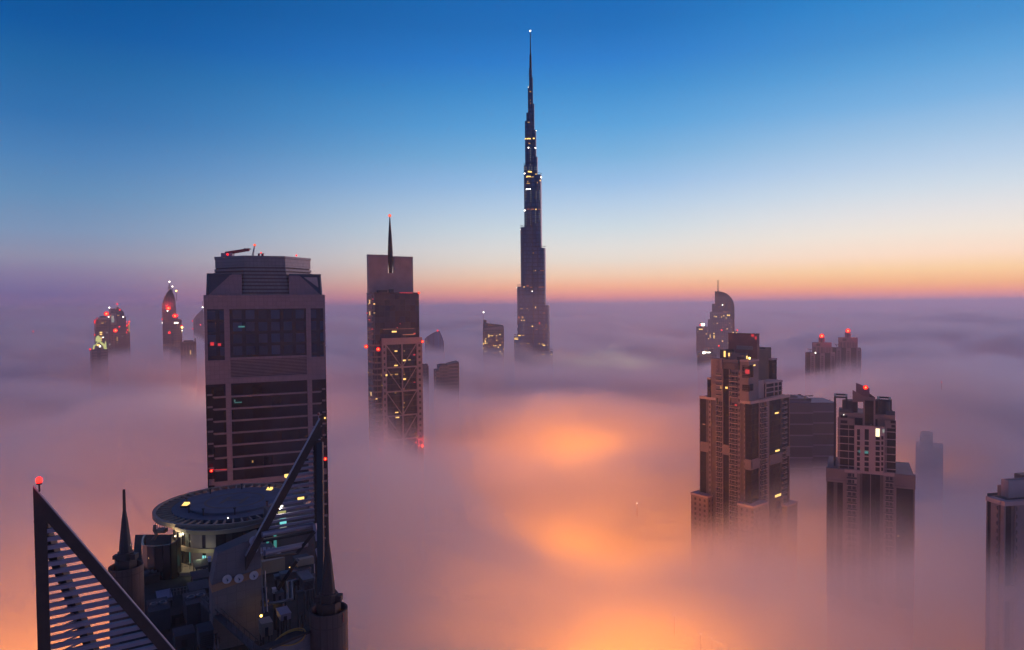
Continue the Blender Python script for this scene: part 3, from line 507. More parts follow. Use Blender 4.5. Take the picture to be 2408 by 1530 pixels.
# twin towers in the fog on the right
def twin(label, ox, oy, Y):
    f = Far('apartment_tower', label, 'tower', 1929+ox, Y, 0, 'twin towers with red lamps on their caps')
    P = lambda a: a+ox
    f.part('body', P(1893), P(1964), 832+oy, 'fc', 2.5, 34)
    for a, b, m, ys in [(1893,1896,'concrete',829),(1905.5,1917,'concrete',831.5),(1928.5,1940,'concrete',831.5),(1953,1964.5,'concrete',831.5)]:
        o = f.part('pier', P(a), P(b), ys+oy, m, 0, 2.5)
        if b-a > 10:
            for k in range(9): MB().box(f.x(P(a+3)), f.x(P(b-3.2)), -0.12, 0, f.z(841+oy+k*4.6), f.z(838+oy+k*4.6)).build('window', M['black'], f.root)
    for a, b in [(1896,1905.5),(1917,1928.5),(1940,1953)]: f.part('glass_strip', P(a), P(b), 830.5+oy, 'tglass', 1.0, 2.5)
    f.part('upper_block', P(1910.5), P(1955.5), 818+oy, 'fc', 6, 28, 832+oy)
    f.part('cornice', P(1909.5), P(1956), 807.5+oy, 'concrete', 5, 29, 818+oy); f.part('vent', P(1920), P(1929), 809+oy, 'dark_metal', 4.6, 5, 815+oy)
    for a in (1909.8, 1919, 1929, 1940, 1948, 1954): f.part('upper_pier', P(a), P(a+2), 818+oy, 'concrete', 5.5, 6, 832+oy)
    f.part('cap', P(1925), P(1939.5), 795+oy, 'concrete', 12, 22, 807.5+oy); f.part('cap_glass', P(1930), P(1934.5), 797+oy, 'grey_paint', 11.5, 12, 807.5+oy)
    f.beacon(P(1932.5), 790.5+oy, 7, 'red_hot', -1, 1.6, energy=3e5)
    m = MB(); z = f.z(825+oy); m.bar((f.x(P(1899)), 12, z), (f.x(P(1911)), 12, z), 0.8, 0.8); m.bar((f.x(P(1898)), 12, z+1.8), (f.x(P(1910)), 12, z+1.2), 0.4, 0.4); m.bar((f.x(P(1905)), 12, z-4), (f.x(P(1905)), 12, z), 0.9, 0.9, up=(0,1,0)); m.build('cradle_crane', M['dark_metal'], f.root)
    return f
f = twin('nearer and left of the twin towers, brown with vertical piers and a red lamp', 0, 0, 990)
lights(f.root, [(1917.5, 830.5, 2, 3, 'white_lamp')])
twin('farther and right of the twin towers, behind the brown one, with a red lamp', 61.5, -12, 1080)
# left hand cluster
f = Far('gabled_tower', 'stone tower with a floodlit yellow green gable, front of the left cluster', 'tower', 231, 1120, 4)
f.part('wall', 212, 251, 822, 'fb', 0, 36); f.part('dark_bay', 225.5, 235, 819, 'fd', -0.8, 0); f.poly('gable', [(216, 822), (218, 812), (222, 812), (231, 801), (238, 806), (246, 812), (250, 822)], 'green_glow', 4, 8)
f.poly('gable_front', [(219, 822), (221, 815), (230.5, 805), (240, 815), (242, 822)], 'concrete', 2, 4); f.poly('dome', [(224.5, 804), (225, 797), (228, 792), (231, 790.5), (234, 793), (236, 798), (236.5, 804)], 'green_glow', 9, 20)
MB().lathe([(0.1, f.z(822)), (f.k*2.4, f.z(822)), (f.k*1.6, f.z(808)), (0.2, f.z(803))], 8, (f.x(246), 1)).build('turret', M['green_glow'], f.root)
lights(f.root, [(231, 812, 6, 4, 'yellow_lamp'), (235, 815, 3, 3, 'white_lamp')]); f.beacon(211.5, 822, 4)
f = Far('flat_cap_tower', 'dark tower with an overhanging flat cap, behind the floodlit gable', 'tower', 241, 1200, 4)
f.part('wall', 223.5, 259.5, 752, 'fa', 0, 36); f.part('flat_cap', 228, 259.5, 747.5, 'concrete_light', -2, 34, 752); f.part('side_bay', 222.5, 226, 772, 'fd', 2, 30); f.part('pier', 252, 259.8, 753, 'fc', -1.2, 0); f.part('plant_room', 236, 250, 744, 'fd', 8, 25, 747.5)
lights(f.root, [(237.5,782.5,5,3,'yellow_lamp'), (237.5,787,5,2.4,'yellow_lamp'), (238,794,2,2,'yellow_lamp'), (238,797,2,2,'yellow_lamp'), (238,800.5,2,2,'yellow_lamp'), (242.5,794,2,2,'white_lamp'), (252,783,3,2.5,'pale_lamp'), (258,810.5,3,3,'pale_lamp'), (241,760.5,5,2,'yellow_soft')])
f.beacon(227, 757.5, 7, 'red_hot', -2, 1.2, energy=2e5); f.beacon(223.5, 788, 4)
f = Far('white_frame_tower', 'pale framed tower with one tall pale green window at its top', 'tower', 265, 1260, 4)
f.part('wall', 259.8, 273, 738, 'white_frame', 0, 25, 765); f.part('lower_wall', 260, 273, 765, 'fb', 0.5, 24); f.part('roof_block', 255, 264, 741, 'white_frame', 10, 25, 765)
lights(f.root, [(265, 751, 5.5, 16, 'pale_lamp')]); f.beacon(250, 738.5, 7, 'red_hot', -2, 1.0, energy=2e5); f.beacon(257, 724, 3, 'white_lamp', 0, 8); f.beacon(271.5, 778, 6, 'red_hot', -3, 1.0)
f.beacon(255.5, 746, 2.4, 'white_lamp')
f = Far('round_topped_tower', 'big hazy tower with a curved shoulder and thin spire, right of the left cluster', 'tower', 278, 1420, 4)
f.poly('crown', [(259.5, 745), (259.5, 728), (262, 726.5), (274, 726), (276, 722), (284, 728), (291, 735), (292, 745)], 'fd', 0, 40)
f.part('wall', 261, 291.5, 745, 'fa', 1, 40); f.part('side_wing', 288, 296, 745, 'fb', 3, 30); f.mast(276, 726, 713, 1)
f.beacon(275.5, 715.5, 3.4, post=1); f.beacon(269, 729.5, 4, d=-2); f.beacon(281.5, 729.5, 3.4, d=-2); f.beacon(280.5, 769, 3, d=-2)
lights(f.root, [(278.5, 742, 4, 1.6, 'yellow_soft'), (289.5, 746, 2.4, 2, 'white_lamp'), (274.5, 795.5, 3, 2.5, 'yellow_lamp'), (274.5, 800.5, 3, 2, 'yellow_lamp'), (274, 785.5, 2, 1.6, 'pale_lamp'), (274.5, 806.5, 2.2, 2, 'yellow_lamp'), (288, 791, 3, 2, 'pale_lamp')])
f = Far('lit_corner_tower', 'slim hazy tower with an orange lit edge, rightmost of the left cluster', 'tower', 298, 1500, 4)
f.part('wall', 291, 301, 762, 'fb', 0, 20); f.part('lit_edge', 301, 303.4, 760.5, 'yellow_soft', -1, 6, 782); f.part('rear_wall', 301, 304.5, 757, 'fb', 6, 20)
for x, y, s in [(295.5,758,4.5),(303.7,757,4),(296.3,766.5,5.5),(301.8,763,3),(299.7,776.5,3),(296.3,782.5,4.5)]: f.beacon(x, y, s, d=-2, post=1)
# the pair further right
f = Far('pointed_glass_tower', 'tall hazy tower with a curved pointed glass crown and lattice mast', 'tower', 397, 1420)
f.part('wall', 381, 414, 724, 'fa', 0, 36); f.poly('crown', [(381, 724), (384, 712), (388, 702), (392, 690), (397, 684), (398.5, 681), (405, 681), (406, 687), (410, 694), (413, 708), (413.5, 724)], 'fd', 3, 32)
f.poly('side_sail', [(381, 724), (382, 714), (386.5, 700), (389.5, 694), (391.5, 698), (388, 708), (385, 724)], 'fc', -1, 3)
f.poly('bay', [(384.5, 724), (389, 706), (396, 697), (404, 699), (408, 706), (410.5, 724)], 'fc', -1.5, 0.5)
m = MB()
for a, b in [((395.5, 682), (399.5, 669)), ((403, 682), (399.5, 669)), ((396.5, 678.5), (402.2, 678.5)), ((397.6, 675), (401, 675)), ((396.3, 679), (401.5, 674)), ((402.5, 679), (398, 674))]: m.bar((f.x(a[0]), 15, f.z(a[1])), (f.x(b[0]), 15, f.z(b[1])), 0.9, 0.9, up=(0,1,0))
m.build('lattice_mast', M['dark_metal'], f.root); f.beacon(398.6, 663, 3, 'white_lamp', 8, 6); f.beacon(405.5, 674.5, 2.8, 'white_lamp', 0, 10); f.beacon(414.5, 684.5, 3.4, 'yellow_bright', 0, 14)
f.beacon(396, 725.5, 7, 'red_hot', -3, 1, energy=3e5); f.beacon(383, 751, 5.5, d=-3, post=1); f.beacon(394, 731.5, 2.8, 'white_lamp', -3, 1); f.beacon(382, 760, 2.4, 'white_lamp', -3, 1)
f = Far('striped_tower', 'hazy tower with horizontal stripes and a lit round sign, in front of the pointed one', 'tower', 413, 1340)
f.part('wall', 399.5, 427, 772, 'fb', 0, 30); f.poly('crown', [(401, 772), (401, 757), (408, 754), (408, 746), (417, 744), (418, 751), (426.5, 753), (427, 772)], 'fa', 1, 28); f.part('corner_pier', 396, 400, 775, 'fc', 4, 26); f.part('glass_bay', 401, 407, 785, 'fd', -0.8, 0)
lights(f.root, [(414.5, 760, 8, 3, 'white_lamp')])
for x, y, s, mt in [(411.5,743.5,7,'red_hot'),(407,743,4,'red_lamp'),(416.5,743,5,'red_lamp'),(427,767,4,'red_lamp'),(428,770.5,4.5,'yellow_bright'),(398.5,783,5.5,'red_lamp'),(428.5,778,2,'white_lamp'),(428,781,2,'yellow_lamp')]: f.beacon(x, y, s, mt, -3, 1, energy=2e5 if mt == 'red_hot' else 0)
f = Far('square_block', 'square brown block with a dark horned parapet, in front of the striped tower', 'building', 441, 1180)
f.part('wall', 422, 459.5, 813, 'fc', 0, 34); f.part('parapet', 422, 459.5, 805, 'dark_metal', 0.5, 33, 813); f.part('corner_post', 422, 425, 798, 'dark_metal', 1, 4, 805); f.part('corner_post', 455.5, 458.8, 797, 'dark_metal', 1, 4, 805); f.part('plant_room', 430, 453, 802, 'fd', 8, 25, 805)
lights(f.root, [(448, 826, 2, 1.8, 'yellow_lamp'), (448, 829.5, 2, 1.8, 'yellow_lamp'), (448, 833, 2, 1.8, 'yellow_lamp')])
f = Far('slanting_tower', 'faint pale tower with a slanting top and mast, beside the dark crowned tower', 'tower', 466, 2100)
f.poly('wall', [(453.5, 820), (453.5, 752), (461, 742), (470, 733.5), (476, 728), (478.5, 735), (478.5, 820)], 'fres', 0, 40); f.poly('glass_bay', [(459, 765), (459, 752), (465, 747), (470, 750), (470, 765)], 'fd', -1, 0); MB().box(f.x(453.5), f.x(478.5), 0, 40, 0, f.z(820)).build('lower_wall', M['fres'], f.root)
f.mast(476.8, 730, 708, 1.2); f.beacon(476.3, 723.5, 3, 'white_lamp', 0, 1)
for x, y in [(452.5, 755.5), (471.3, 764.5), (452.8, 774), (454, 793.5)]: f.beacon(x, y, 3, d=-4, post=1)
# masts of hidden buildings: only their lamps stand out of the fog
def lone(px, py, Y, s, label, mat='red_lamp', e=0):
    q = at(px, py, Y); t = thing('beacon_mast', label, 'mast', (q.x, q.y, 0)); r = s*Y/FP/2
    m = MB(); m.lathe([(r*0.5, q.z-8), (r*0.3, q.z-r)], 6); m.build('pole', M['dark_metal'], t); m = MB(); m.sphere((0, 0, q.z), r); m.build('lamp', M[mat], t, smooth=True)
lone(78, 780, 2300, 3.4, 'lone red lamp far off at the left edge of the haze'); lone(2214, 899, 700, 3.4, 'lone red lamp poking out of the fog at the right')
# ------------------------------------------------------------------ tower with the octagonal crown
S = Site('office_tower', 'big pink stone office tower with dark glass bands and stepped octagonal crown', 'tower', 480, 245, 22); S.begin()
Wd = S.u(765); F = S.fr(); UC = S.u(623)
ZA = lambda y: S.z(623, y, UC)
ztop, zg1, zg0, zl1, zl0, zb = ZA(698), ZA(727), ZA(839), ZA(845), ZA(886), ZA(899)
S.box('core', 0.3, Wd-0.3, 2.0, Wd, 0, zb, 'stone'); S.box('upper_core', 0.1, Wd-0.1, 1.5, Wd, zb, ztop-1.0, 'stone'); S.box('roof', 1, Wd-1, 1.6, Wd-1, ztop-1.0, ztop-0.8, 'grey_paint')
u = [S.u(p) for p in (480, 487, 527, 540, 720, 731, 761, 765)]
w = MB()
w.fb(F, 0, Wd, -1.5, 0, zg1, ztop)                                        # top belt
w.fb(F, 0, Wd, -1.5, 0.02, zb, zl0) ; w.fb(F, 0, u[3], -1.5, 0, zl0, zg0-0.8); w.fb(F, u[4], Wd, -1.5, 0, zl0, zg0-0.8); w.fb(F, u[3], u[4], -1.5, 0, zl1, zg0)
for a, b in ((u[0], u[1]), (u[2], u[3]), (u[4], u[5]), (u[6], u[7])): w.fb(F, a, b, -1.5, 0.25 if a not in (u[0], u[6]) else 0.0, zg0-0.8, zg1)
for a, b in ((u[2], u[3]), (u[4], u[5])): w.fb(F, a, b, -1.9, 0.25, 120, zb)
w.box(0, Wd, 0.0, 0.6, ztop, ztop+0.6); w.box(0, 0.6, 0.6, Wd, ztop-1, ztop+0.6); w.box(Wd-0.6, Wd, 0.6, Wd, ztop-1, ztop+0.6)
w.build('front_wall', M['stone'], S.root)
for a, b, z0 in ((u[1], u[2], zg0-0.8), (u[3], u[4], zg0), (u[5], u[6], zg0-0.8)):
    o = MB().fb(F, a, b, -1.5, -0.6, z0, zg1).build('tall_window', M['glass_pane'], S.root)
mb = MB(); n = 12
for k in range(n): 
    z = zl0+(zl1-zl0)*k/n; mb.fb(F, u[3], u[4], -0.5, -0.12, z, z+(zl1-zl0)/n*0.5)
mb.build('louvre_panel', M['stone_plain'], S.root); MB().fb(F, u[3], u[4], -1.5, -0.5, zl0, zl1).build('louvre_recess', M['black'], S.root)  # black backing stands for the shade behind the slats
z = zb; fh = 4.45; k = 0
while z > 170:
    th = 0.62 if k else 0.0
    thick = 2.1 if k == 8 else 0.62
    for a, b in ((u[1]+1.2, u[2]), (u[3], u[4]), (u[5], u[6]-1.0)):
        MB().fb(F, a, b, -1.95, -0.75, z-fh, z-thick if k else z).build('window_band', M['glass'], S.root)
    if k:
        for a, b in ((u[1]+1.6, u[2]), (u[3], u[4]), (u[5], u[6]-1.6)): MB().fb(F, a, b, -1.95, -0.05, z-thick, z).build('spandrel', M['stone_plain'], S.root)
        for a, b in ((0.35, u[1]+1.6), (u[6]-1.6, Wd-0.35)): MB().fb(F, a, b, -1.95, -0.9, z-thick+0.9, z+0.9).build('corner_slab', M['stone_plain'], S.root)
    z -= fh; k += 1
w = MB(); w.fb(F, 0.0, 0.35, -2.0, -0.2, 120, zb); w.fb(F, Wd-0.35, Wd, -2.0, -0.2, 120, zb); w.fb(F, 0.35, u[1]+1.2, -2.0, -1.5, 120, zb, None); w.fb(F, u[6]-1.0, Wd-0.35, -2.0, -1.5, 120, zb)
w.build('corner_glass', M['glass'], S.root)
# crown
cc = Wd/2; zt = S.z(623, 603.5, UC, 5)
def octo(ap): r = ap/math.cos(math.pi/8); return [(cc+r*math.cos(math.pi/8+math.pi/4*i), cc+r*math.sin(math.pi/8+math.pi/4*i)) for i in range(8)]
cr = MB(); rc = MB(); ap = 17.4; cr.prism(octo(ap), zt-4.1, zt); cr.prism(octo(ap+0.25), zt-0.7, zt+0.1); z = zt-4.1; k = 0
while z > ztop-0.5: k += 1; z1 = z-0.5; rc.prism(octo(ap+0.3*k-0.75), z1, z); z = z1; cr.prism(octo(ap+0.3*k), z-0.85, z); z -= 0.85
cr.build('stepped_crown', M['grey_panel'], S.root); rc.build('crown_recess', M['concrete_dark'], S.root)  # darker material in the gaps paints the shade between steps
for mx in (0, 1):
    for my in (0, 1):
        X = lambda x: Wd-x if mx else x
        Yv = lambda y: Wd-y if my else y
        H = ZA(646)
        h_ = MB(); h_.prism([(X(1.0), Yv(1.2)), (X(13), Yv(1.2)), (X(13), Yv(5)), (X(5), Yv(13)), (X(1.0), Yv(13))], ztop+0.02, H, top=[(X(1.8), Yv(2.0)), (X(12.6), Yv(2.0)), (X(12.6), Yv(5)), (X(5), Yv(12.6)), (X(1.8), Yv(12.6))])
        hood = h_.build('corner_hood', M['blue_metal'], S.root)
        pl = MB(); q = [(1.0, ztop+0.02), (9.2, H-0.1), (12.9, H-0.1), (12.9, ztop+0.02)]
        v_ = [(X(x), Yv(1.05), z) for x, z in q]+[(X(x), Yv(0.35 if z < H-1 else 1.1), z) for x, z in q]
        pl.add(v_, [(0,1,2,3), (7,6,5,4), (0,4,5,1), (1,5,6,2), (2,6,7,3), (3,7,4,0)]); pl.build('hood_wall', M['stone'], hood)
        if mx:
            tp = MB(); q = [(2.6, H-0.9), (7.4, H-0.9), (2.2, ztop+3.4)]; v_ = [(X(x), 1.25, z) for x, z in q]+[(X(x), 2.2, z) for x, z in q]
            if not my: tp.add(v_, [(0,1,2), (5,4,3), (0,3,4,1), (1,4,5,2), (2,5,3,0)]); tp.build('triangular_grille', M['white_metal'], hood)
            fr_ = MB(); 
            if not my: fr_.bar((X(1.2), 0.9, ztop+0.2), (X(1.6), 1.4, H), 0.7, 0.5); fr_.bar((X(1.2), 1.3, H), (X(12.8), 1.3, H), 0.6, 0.6); fr_.build('hood_frame', M['blue_metal'], hood)
        elif not my:
            fr_ = MB(); fr_.bar((1.2, 0.9, ztop+0.2), (1.6, 1.4, H), 0.7, 0.5); fr_.bar((1.2, 1.3, H), (9.5, 1.3, H), 0.6, 0.6); fr_.build('hood_frame', M['blue_metal'], hood)
tr = tree_of(S.root)
for px, py, w_, h_, m in [(568,769,14,3.5,'cyan_soft'), (499,809.5,8,8,'red_soft'), (516,811,7,6,'red_soft'), (552,943,3,5,'cyan_soft'), (560,947,16,2,'cyan_soft'), (764.5,983.5,5,4,'yellow_lamp'), (750,1075,6,3,'red_soft'), (503,1104,9,3,'red_soft'), (519,1105,26,1.6,'red_soft'), (594,1086,3,5,'yellow_soft')]: lamp_on(S.root, tr, px, py, w_, h_, M[m])
q = at(497, 1108, 243.6); beacon(S.root, q, 5, 'red_hot', 1.0, energy=600); q = at(765, 1080, 259.5); beacon(S.root, q, 5.5, 'red_hot', 1.0, energy=600); q = at(503, 811, 244.2)
# roof crane
q = at(530, 599.5, 262); cb = thing('roof_crane', 'red lit jib crane folded on top of the octagonal crown', 'crane', (q.x, q.y, zt+0.1))
lo = lambda px, py: at(px, py, 262)-Vector((q.x, q.y, zt+0.1))
MB().box(-1.2, 3.0, -1.2, 1.2, 0, 1.6).build('base', M['white_metal'], cb)
m = MB(); a, b = lo(530, 599), lo(586, 587.5)
m.bar(a+Vector((0, 0, .5)), b, 0.9, 1.0); m.bar(a, b-Vector((0, 0, .3)), 0.5, 0.5); m.build('boom', pm('crane_red_light_tint', (0.5, 0.07, 0.06), 0.5), cb)  # red lamp light on the crane is put into the boom's colour
m = MB(); m.bar(lo(574, 585.7), lo(590, 586.3), 0.4, 0.35); m.bar(lo(584, 587), lo(584, 592), 0.15, 0.15, up=(0,1,0)); m.build('jib_head', M['dark_metal'], cb)
m = MB(); m.bar(lo(593, 602), lo(598.6, 578), 0.25, 0.25, up=(0,1,0)); m.bar(lo(596, 602), lo(599, 578), 0.2, 0.2, up=(0,1,0)); m.build('mast', M['white_metal'], cb)
beacon(cb, at(599, 577, 262), 3.6, 'red_hot', 0.5); beacon(cb, at(535, 599, 259), 5, 'red_lamp', 0.5, energy=120)
q = at(614, 598, 258); gr = thing('roof_winch', 'small red lit machinery by the crane on the crown roof', 'winch', (q.x, q.y, zt+0.1))
m = MB(); m.box(-1.1, -0.5, -.4, .4, 0, .9); m.box(0.2, 0.9, -.4, .4, 0, 0.9); m.box(-1.2, 1.2, -.2, .2, 0.9, 1.05); m.build('frame', pm('winch_red_light_tint', (0.5, 0.06, 0.05), 0.5), gr); m = MB(); m.sphere((0, 0, 1.3), 0.3); m.build('lamp', M['red_lamp'], gr)  # the winch frame has the red light put into its colour too
q = at(697, 601.5, 262); beacon(S.root, q, 4, 'red_lamp', 1)
S.finish()

# ------------------------------------------------------------------ tower with crossed braces and the split crown
M['fstripe'] = facade('striped_side_cladding', (0.17, 0.11, 0.11), (0.022, 0.018, 0.024), fh=4.3, bw=2.9, fz=0.30, fx=0.12, grough=0.2, lit=0.02, ls=0.9)
M['upglass'] = facade('dark_top_glass', (0.012, 0.010, 0.016), (0.010, 0.012, 0.022), fh=4.3, bw=4.0, fz=0.04, fx=0.04, grough=0.06)
M['mid_glass'] = facade('braced_bay_glass', (0.03, 0.02, 0.025), (0.012, 0.010, 0.012), fh=4.32, bw=2.2, fz=0.14, fx=0.06, grough=0.12, lit=0.0)
S = Site('braced_tower', 'slim tower with white crossed braces, dark glass top and split slab crown with a spire', 'tower', 880, 500, 29); S.begin()
Wd = S.u(986); Dp = S.v(862); zg = S.z(930, 690, S.u(930)); zf = S.z(940, 795, S.u(940))
S.box('glass_top', 0.4, Wd, 0, Dp, zf-2, zg, 'upglass'); S.box('body', 0.5, Wd-0.5, 1.0, Dp, 0, zf-2, 'fstripe')
S.box('side_strip', 0.0, 0.5, 4, Dp-4, 100, zg-1, 'fstripe')
S.box('roof_edge', 0.2, Wd+0.2, -0.2, Dp, zg, zg+0.5, 'dark_metal')
u0, u1 = S.u(896), S.u(990); ul, ur = S.u(906), S.u(977); um = (ul+ur)/2+0.3; F = S.fr()
zs = [S.z(940, y, S.u(940)) for y in (810, 864, 920, 977, 1033, 1090, 1146)]
w = MB(); w.fb(F, u0, u1, 0.0, 2.0, zs[0], zf)
pit = 4.32; wz = [zf-7.2-pit*i for i in range(34)]
for a, b in ((u0, ul), (ur, u1)):
    ww = (b-a)*0.42; m0 = (a+b)/2-ww/2; w.fb(F, a, m0, 0.0, 2.0, 60, zs[0]); w.fb(F, m0+ww, b, 0.0, 2.0, 60, zs[0]); me = S.window(ww, 2.0, 'black')
    zz_ = zs[0]
    for z in wz:
        w.fb(F, m0, m0+ww, 0.0, 2.0, z+2.0, zz_) if z+2.0 < zz_ else None; zz_ = z; S.rep.setdefault('window', []).append((me, F.p(m0, 1.4, z), 0))
for z in zs[1:]: w.fb(F, ul, ur, 0.3, 1.9, z-0.5, z+0.5)
w.build('frame', M['white_frame'], S.root)
MB().fb(F, ul, ur, 0.0, 0.35, 60, zs[0]).build('braced_bay', M['mid_glass'], S.root)
MB().fb(F, um-0.35, um+0.35, 0.35, 2.2, 60, zs[0]+4).build('centre_mullion', M['white_frame'], S.root)
for i in range(6):
    for sx_, ex in ((ul+0.2, um-0.5), (ur-0.2, um+0.5)):
        MB().bar(F.p(sx_, 1.1, zs[i]-0.6), F.p(ex, 1.1, zs[i+1]+0.7), 0.55, 0.5, up=(0,1,0)).build('brace', M['white_frame'], S.root)
# split crown
vs = 8.0; c0, c1 = S.u(868, vs), S.u(973, vs); n0, n1 = S.u(914.5, vs), S.u(929.5, vs); zt = S.z(920, 600, S.u(920), vs); zn = S.z(920, 642.5, S.u(920), vs)
m = MB(); m.box(c0, n0, vs, vs+3.5, zn, zt); m.box(n1, c1, vs, vs+3.5, zn, zt-0.8); m.box(c0, c1, vs, vs+3.5, zg, zn); m.build('split_crown', pm('grey_crown_panels', (0.24, 0.19, 0.21), 0.55, noise=0.15, nscale=0.15), S.root)
uc_ = (n0+n1)/2; zs0 = S.z(920, 509, uc_, vs)
MB().lathe([(0.9, zn-4), (1.3, zn), (1.95, zn+9), (1.95, zn+15), (1.4, zn+27), (0.65, zs0-5), (0.3, zs0)], 14, (uc_, vs+1.7)).build('spire', M['dark_metal'], S.root, smooth=True)
m = MB(); m.box(c0+6, c0+13, vs-4, vs-1, zg+.5, zg+2.2); m.box(c0+15, c0+18, vs-4, vs-1, zg+.5, zg+3); m.build('roof_plant', M['dark_metal'], S.root)
p = S.root.matrix_world
bpy.context.view_layer.update(); q = S.root.matrix_world @ Vector((uc_, vs+1.7, zs0)); beacon(S.root, (q.x, q.y, q.z+0.6), 4.4, 'red_hot', 1.5, energy=3000)
for px, py, dy, s, mt, e in [(985,689.5,10,3.6,'red_hot',0), (861,815.5,0,6,'red_hot',9000), (889.5,822,-9,6.5,'red_hot',9000), (993.5,804,10,4.5,'red_hot',2000), (893.5,1058,-8,4.5,'red_hot',50000), (993,1049.5,12,4.5,'red_hot',50000)]:
    q = at(px, py, 500+dy); beacon(S.root, q, s, mt, 1.0, energy=e*(6 if e > 1e5 else 1))
MB().bar(S.root.matrix_world.inverted() @ at(970, 689.5, 504), S.root.matrix_world.inverted() @ at(940, 689, 497), 0.5, 0.5).build('red_glow_rail', M['red_soft'], S.root)  # rail given a glow for the red light caught on it
def q3(x, y): return (793.8+x*.4227, 470.4+y*.4227)
rows = []
for x, y, w_, h_, m in [(196,553,4,5,'red_soft'),(204,580,5,5,'yellow_lamp'),(205,630,5,5,'yellow_soft'),(173,580,3,5,'yellow_soft'),(168,630,8,6,'red_soft'),(177,668,5,4,'red_soft'),(193,720,5,4,'red_soft'),(315,734,14,7,'yellow_lamp'),(340,719,90,1.0,'orange_soft'),(395,750,34,3,'orange_soft'),(428,745,5,7,'red_soft'),(325,842,8,5,'yellow_lamp'),(371,841,4,4,'yellow_soft'),(367,894,13,7,'yellow_lamp'),(399,891,7,6,'yellow_soft'),(325,922,10,5,'yellow_lamp'),(426,862,6,7,'red_soft'),(272,976,5,8,'yellow_lamp'),(246,977,5,8,'yellow_soft'),(299,974,6,4,'yellow_soft'),(328,971,9,5,'yellow_soft'),(369,998,12,7,'yellow_lamp'),(371,971,4,3,'yellow_soft'),(322,1075,5,3,'yellow_soft'),(370,1130,4,6,'yellow_soft'),(367,1155,4,5,'yellow_soft'),(329,1183,9,4,'yellow_lamp'),(333,1211,10,5,'yellow_lamp'),(217,1108,5,4,'yellow_lamp'),(171,960,4,4,'yellow_soft'),(428,1015,5,4,'red_soft'),(368,1053,6,3,'orange_soft'),(248,1033,5,4,'yellow_soft'),(248,1165,5,5,'orange_soft'),(176,1284,3,4,'yellow_soft'),(332,712,3,4,'red_soft'),(348,690,2,4,'red_soft')]:
    a, b = q3(x, y); rows.append((a, b, w_*0.8, h_*0.5 if m != 'orange_soft' else h_*0.6, m))
lights(S.root, rows)
S.finish()

# ------------------------------------------------------------------ stepped apartment tower, right
def crane(px, py, Y, k, label):
    q = at(px, py, Y); c = thing('cradle_crane', label, 'crane', tuple(q)); MB().lathe([(0.9*k, -4*k), (0.7*k, 0), (1.0*k, 0.5*k)], 8).build('pedestal', M['dark_metal'], c)
    m = MB(); m.bar((-5.5*k, 0, 2.6*k), (-2.5*k, 0, 1.2*k), 0.5*k, 0.5*k); m.bar((-6*k, 0, 2.8*k), (-3.6*k, 0, 2.8*k), 0.8*k, 0.7*k); m.bar((-3*k, 0, 1.3*k), (7*k, 0, 1.9*k), 0.6*k, 0.6*k); m.bar((3*k, 0, 1.2*k), (6.5*k, 0, 1.3*k), 0.4*k, 0.4*k); m.build('arm', M['dark_metal'], c)
    return c
fh = 3.14
S = Site('apartment_tower', 'tallest brown apartment tower with balcony stacks, stepped top and slab crown, near right', 'tower', 1765, 400, 40); S.begin()
U = S.u; Vv = S.v; Wd = U(1858); Dp = Vv(1645)
zr = S.z(1765, 945)
z2 = S.z(1710, 846, 0, Vv(1710)); FL = S.fl(); FR = S.fr()
S.box('core', 1.5, Wd, 1.5, Dp, 0, zr-0.3, 'concrete')
S.box('upper_core', 1.5, 14, 9.5, Vv(1672), zr-0.3, z2-0.3, 'concrete')
z0 = 150
def V_(*p): return [Vv(q) for q in p]
S.face(FL, LT, [(Vv(1766), Vv(1752), 'g'), (Vv(1752), Vv(1749), 'p'), (Vv(1749), Vv(1741), 's'), (Vv(1741), Vv(1735), 'p'), (Vv(1735), Vv(1716), 'b'), (Vv(1716), Vv(1714), 'w'), (Vv(1714), Vv(1700), 'g'), (Vv(1700), Vv(1698), 'w'), (Vv(1698), Vv(1685), 'b'), (Vv(1685), Vv(1683), 'w'), (Vv(1683), Vv(1672), 's'), (Vv(1672), Vv(1666), 'p'), (Vv(1666), Vv(1659), 's'), (Vv(1659), Vv(1645.5), 'g'), (Vv(1645.5), Dp, 'w')], z0, zr-1.6, fh)
MB().fb(FL, 0, Vv(1741), -1.5, 0.25, zr-1.6, zr).build('parapet', M['concrete_light'], S.root); MB().fb(FL, Vv(1683), Dp, -1.5, 0.25, zr-1.6, zr).build('parapet', M['concrete_light'], S.root)
# the balcony stacks run on to the upper tier
S.face(FL, LT, [(Vv(1741), Vv(1735), 'p'), (Vv(1735), Vv(1716), 'b'), (Vv(1716), Vv(1714), 'w'), (Vv(1714), Vv(1700), 'g'), (Vv(1700), Vv(1698), 'w'), (Vv(1698), Vv(1685), 'b'), (Vv(1685), Vv(1683), 'w')], zr-1.6, S.z(1710, 868, 0, 18), fh, zf=zr-1.6+fh*round((S.z(1710, 868, 0, 18)-zr+1.6)/fh))
zq = S.z(1710, 868, 0, 18)
S.box('upper_bay', 0, 6, Vv(1698), Vv(1672), zr, z2, 'concrete'); S.face(S.fl(-0.4), LT, [(Vv(1682), Vv(1673), 'g')], S.z(1678, 905), S.z(1678, 850), fh, dep=0.5)
S.face(S.fl(-0.3), LT, [(Vv(1691), Vv(1685), 'p')], S.z(1690, 880), S.z(1690, 850), fh, dep=0.3)
S.box('glass_corner', -0.8, 5, Vv(1672), Vv(1665), zr, S.z(1668, 892, 0, Dp-6), 'tglass'); S.box('glass_corner_cap', -1.0, 5.2, Vv(1672), Vv(1664.5), S.z(1668, 892, 0, Dp-6), S.z(1668, 888, 0, Dp-6), 'concrete_light')
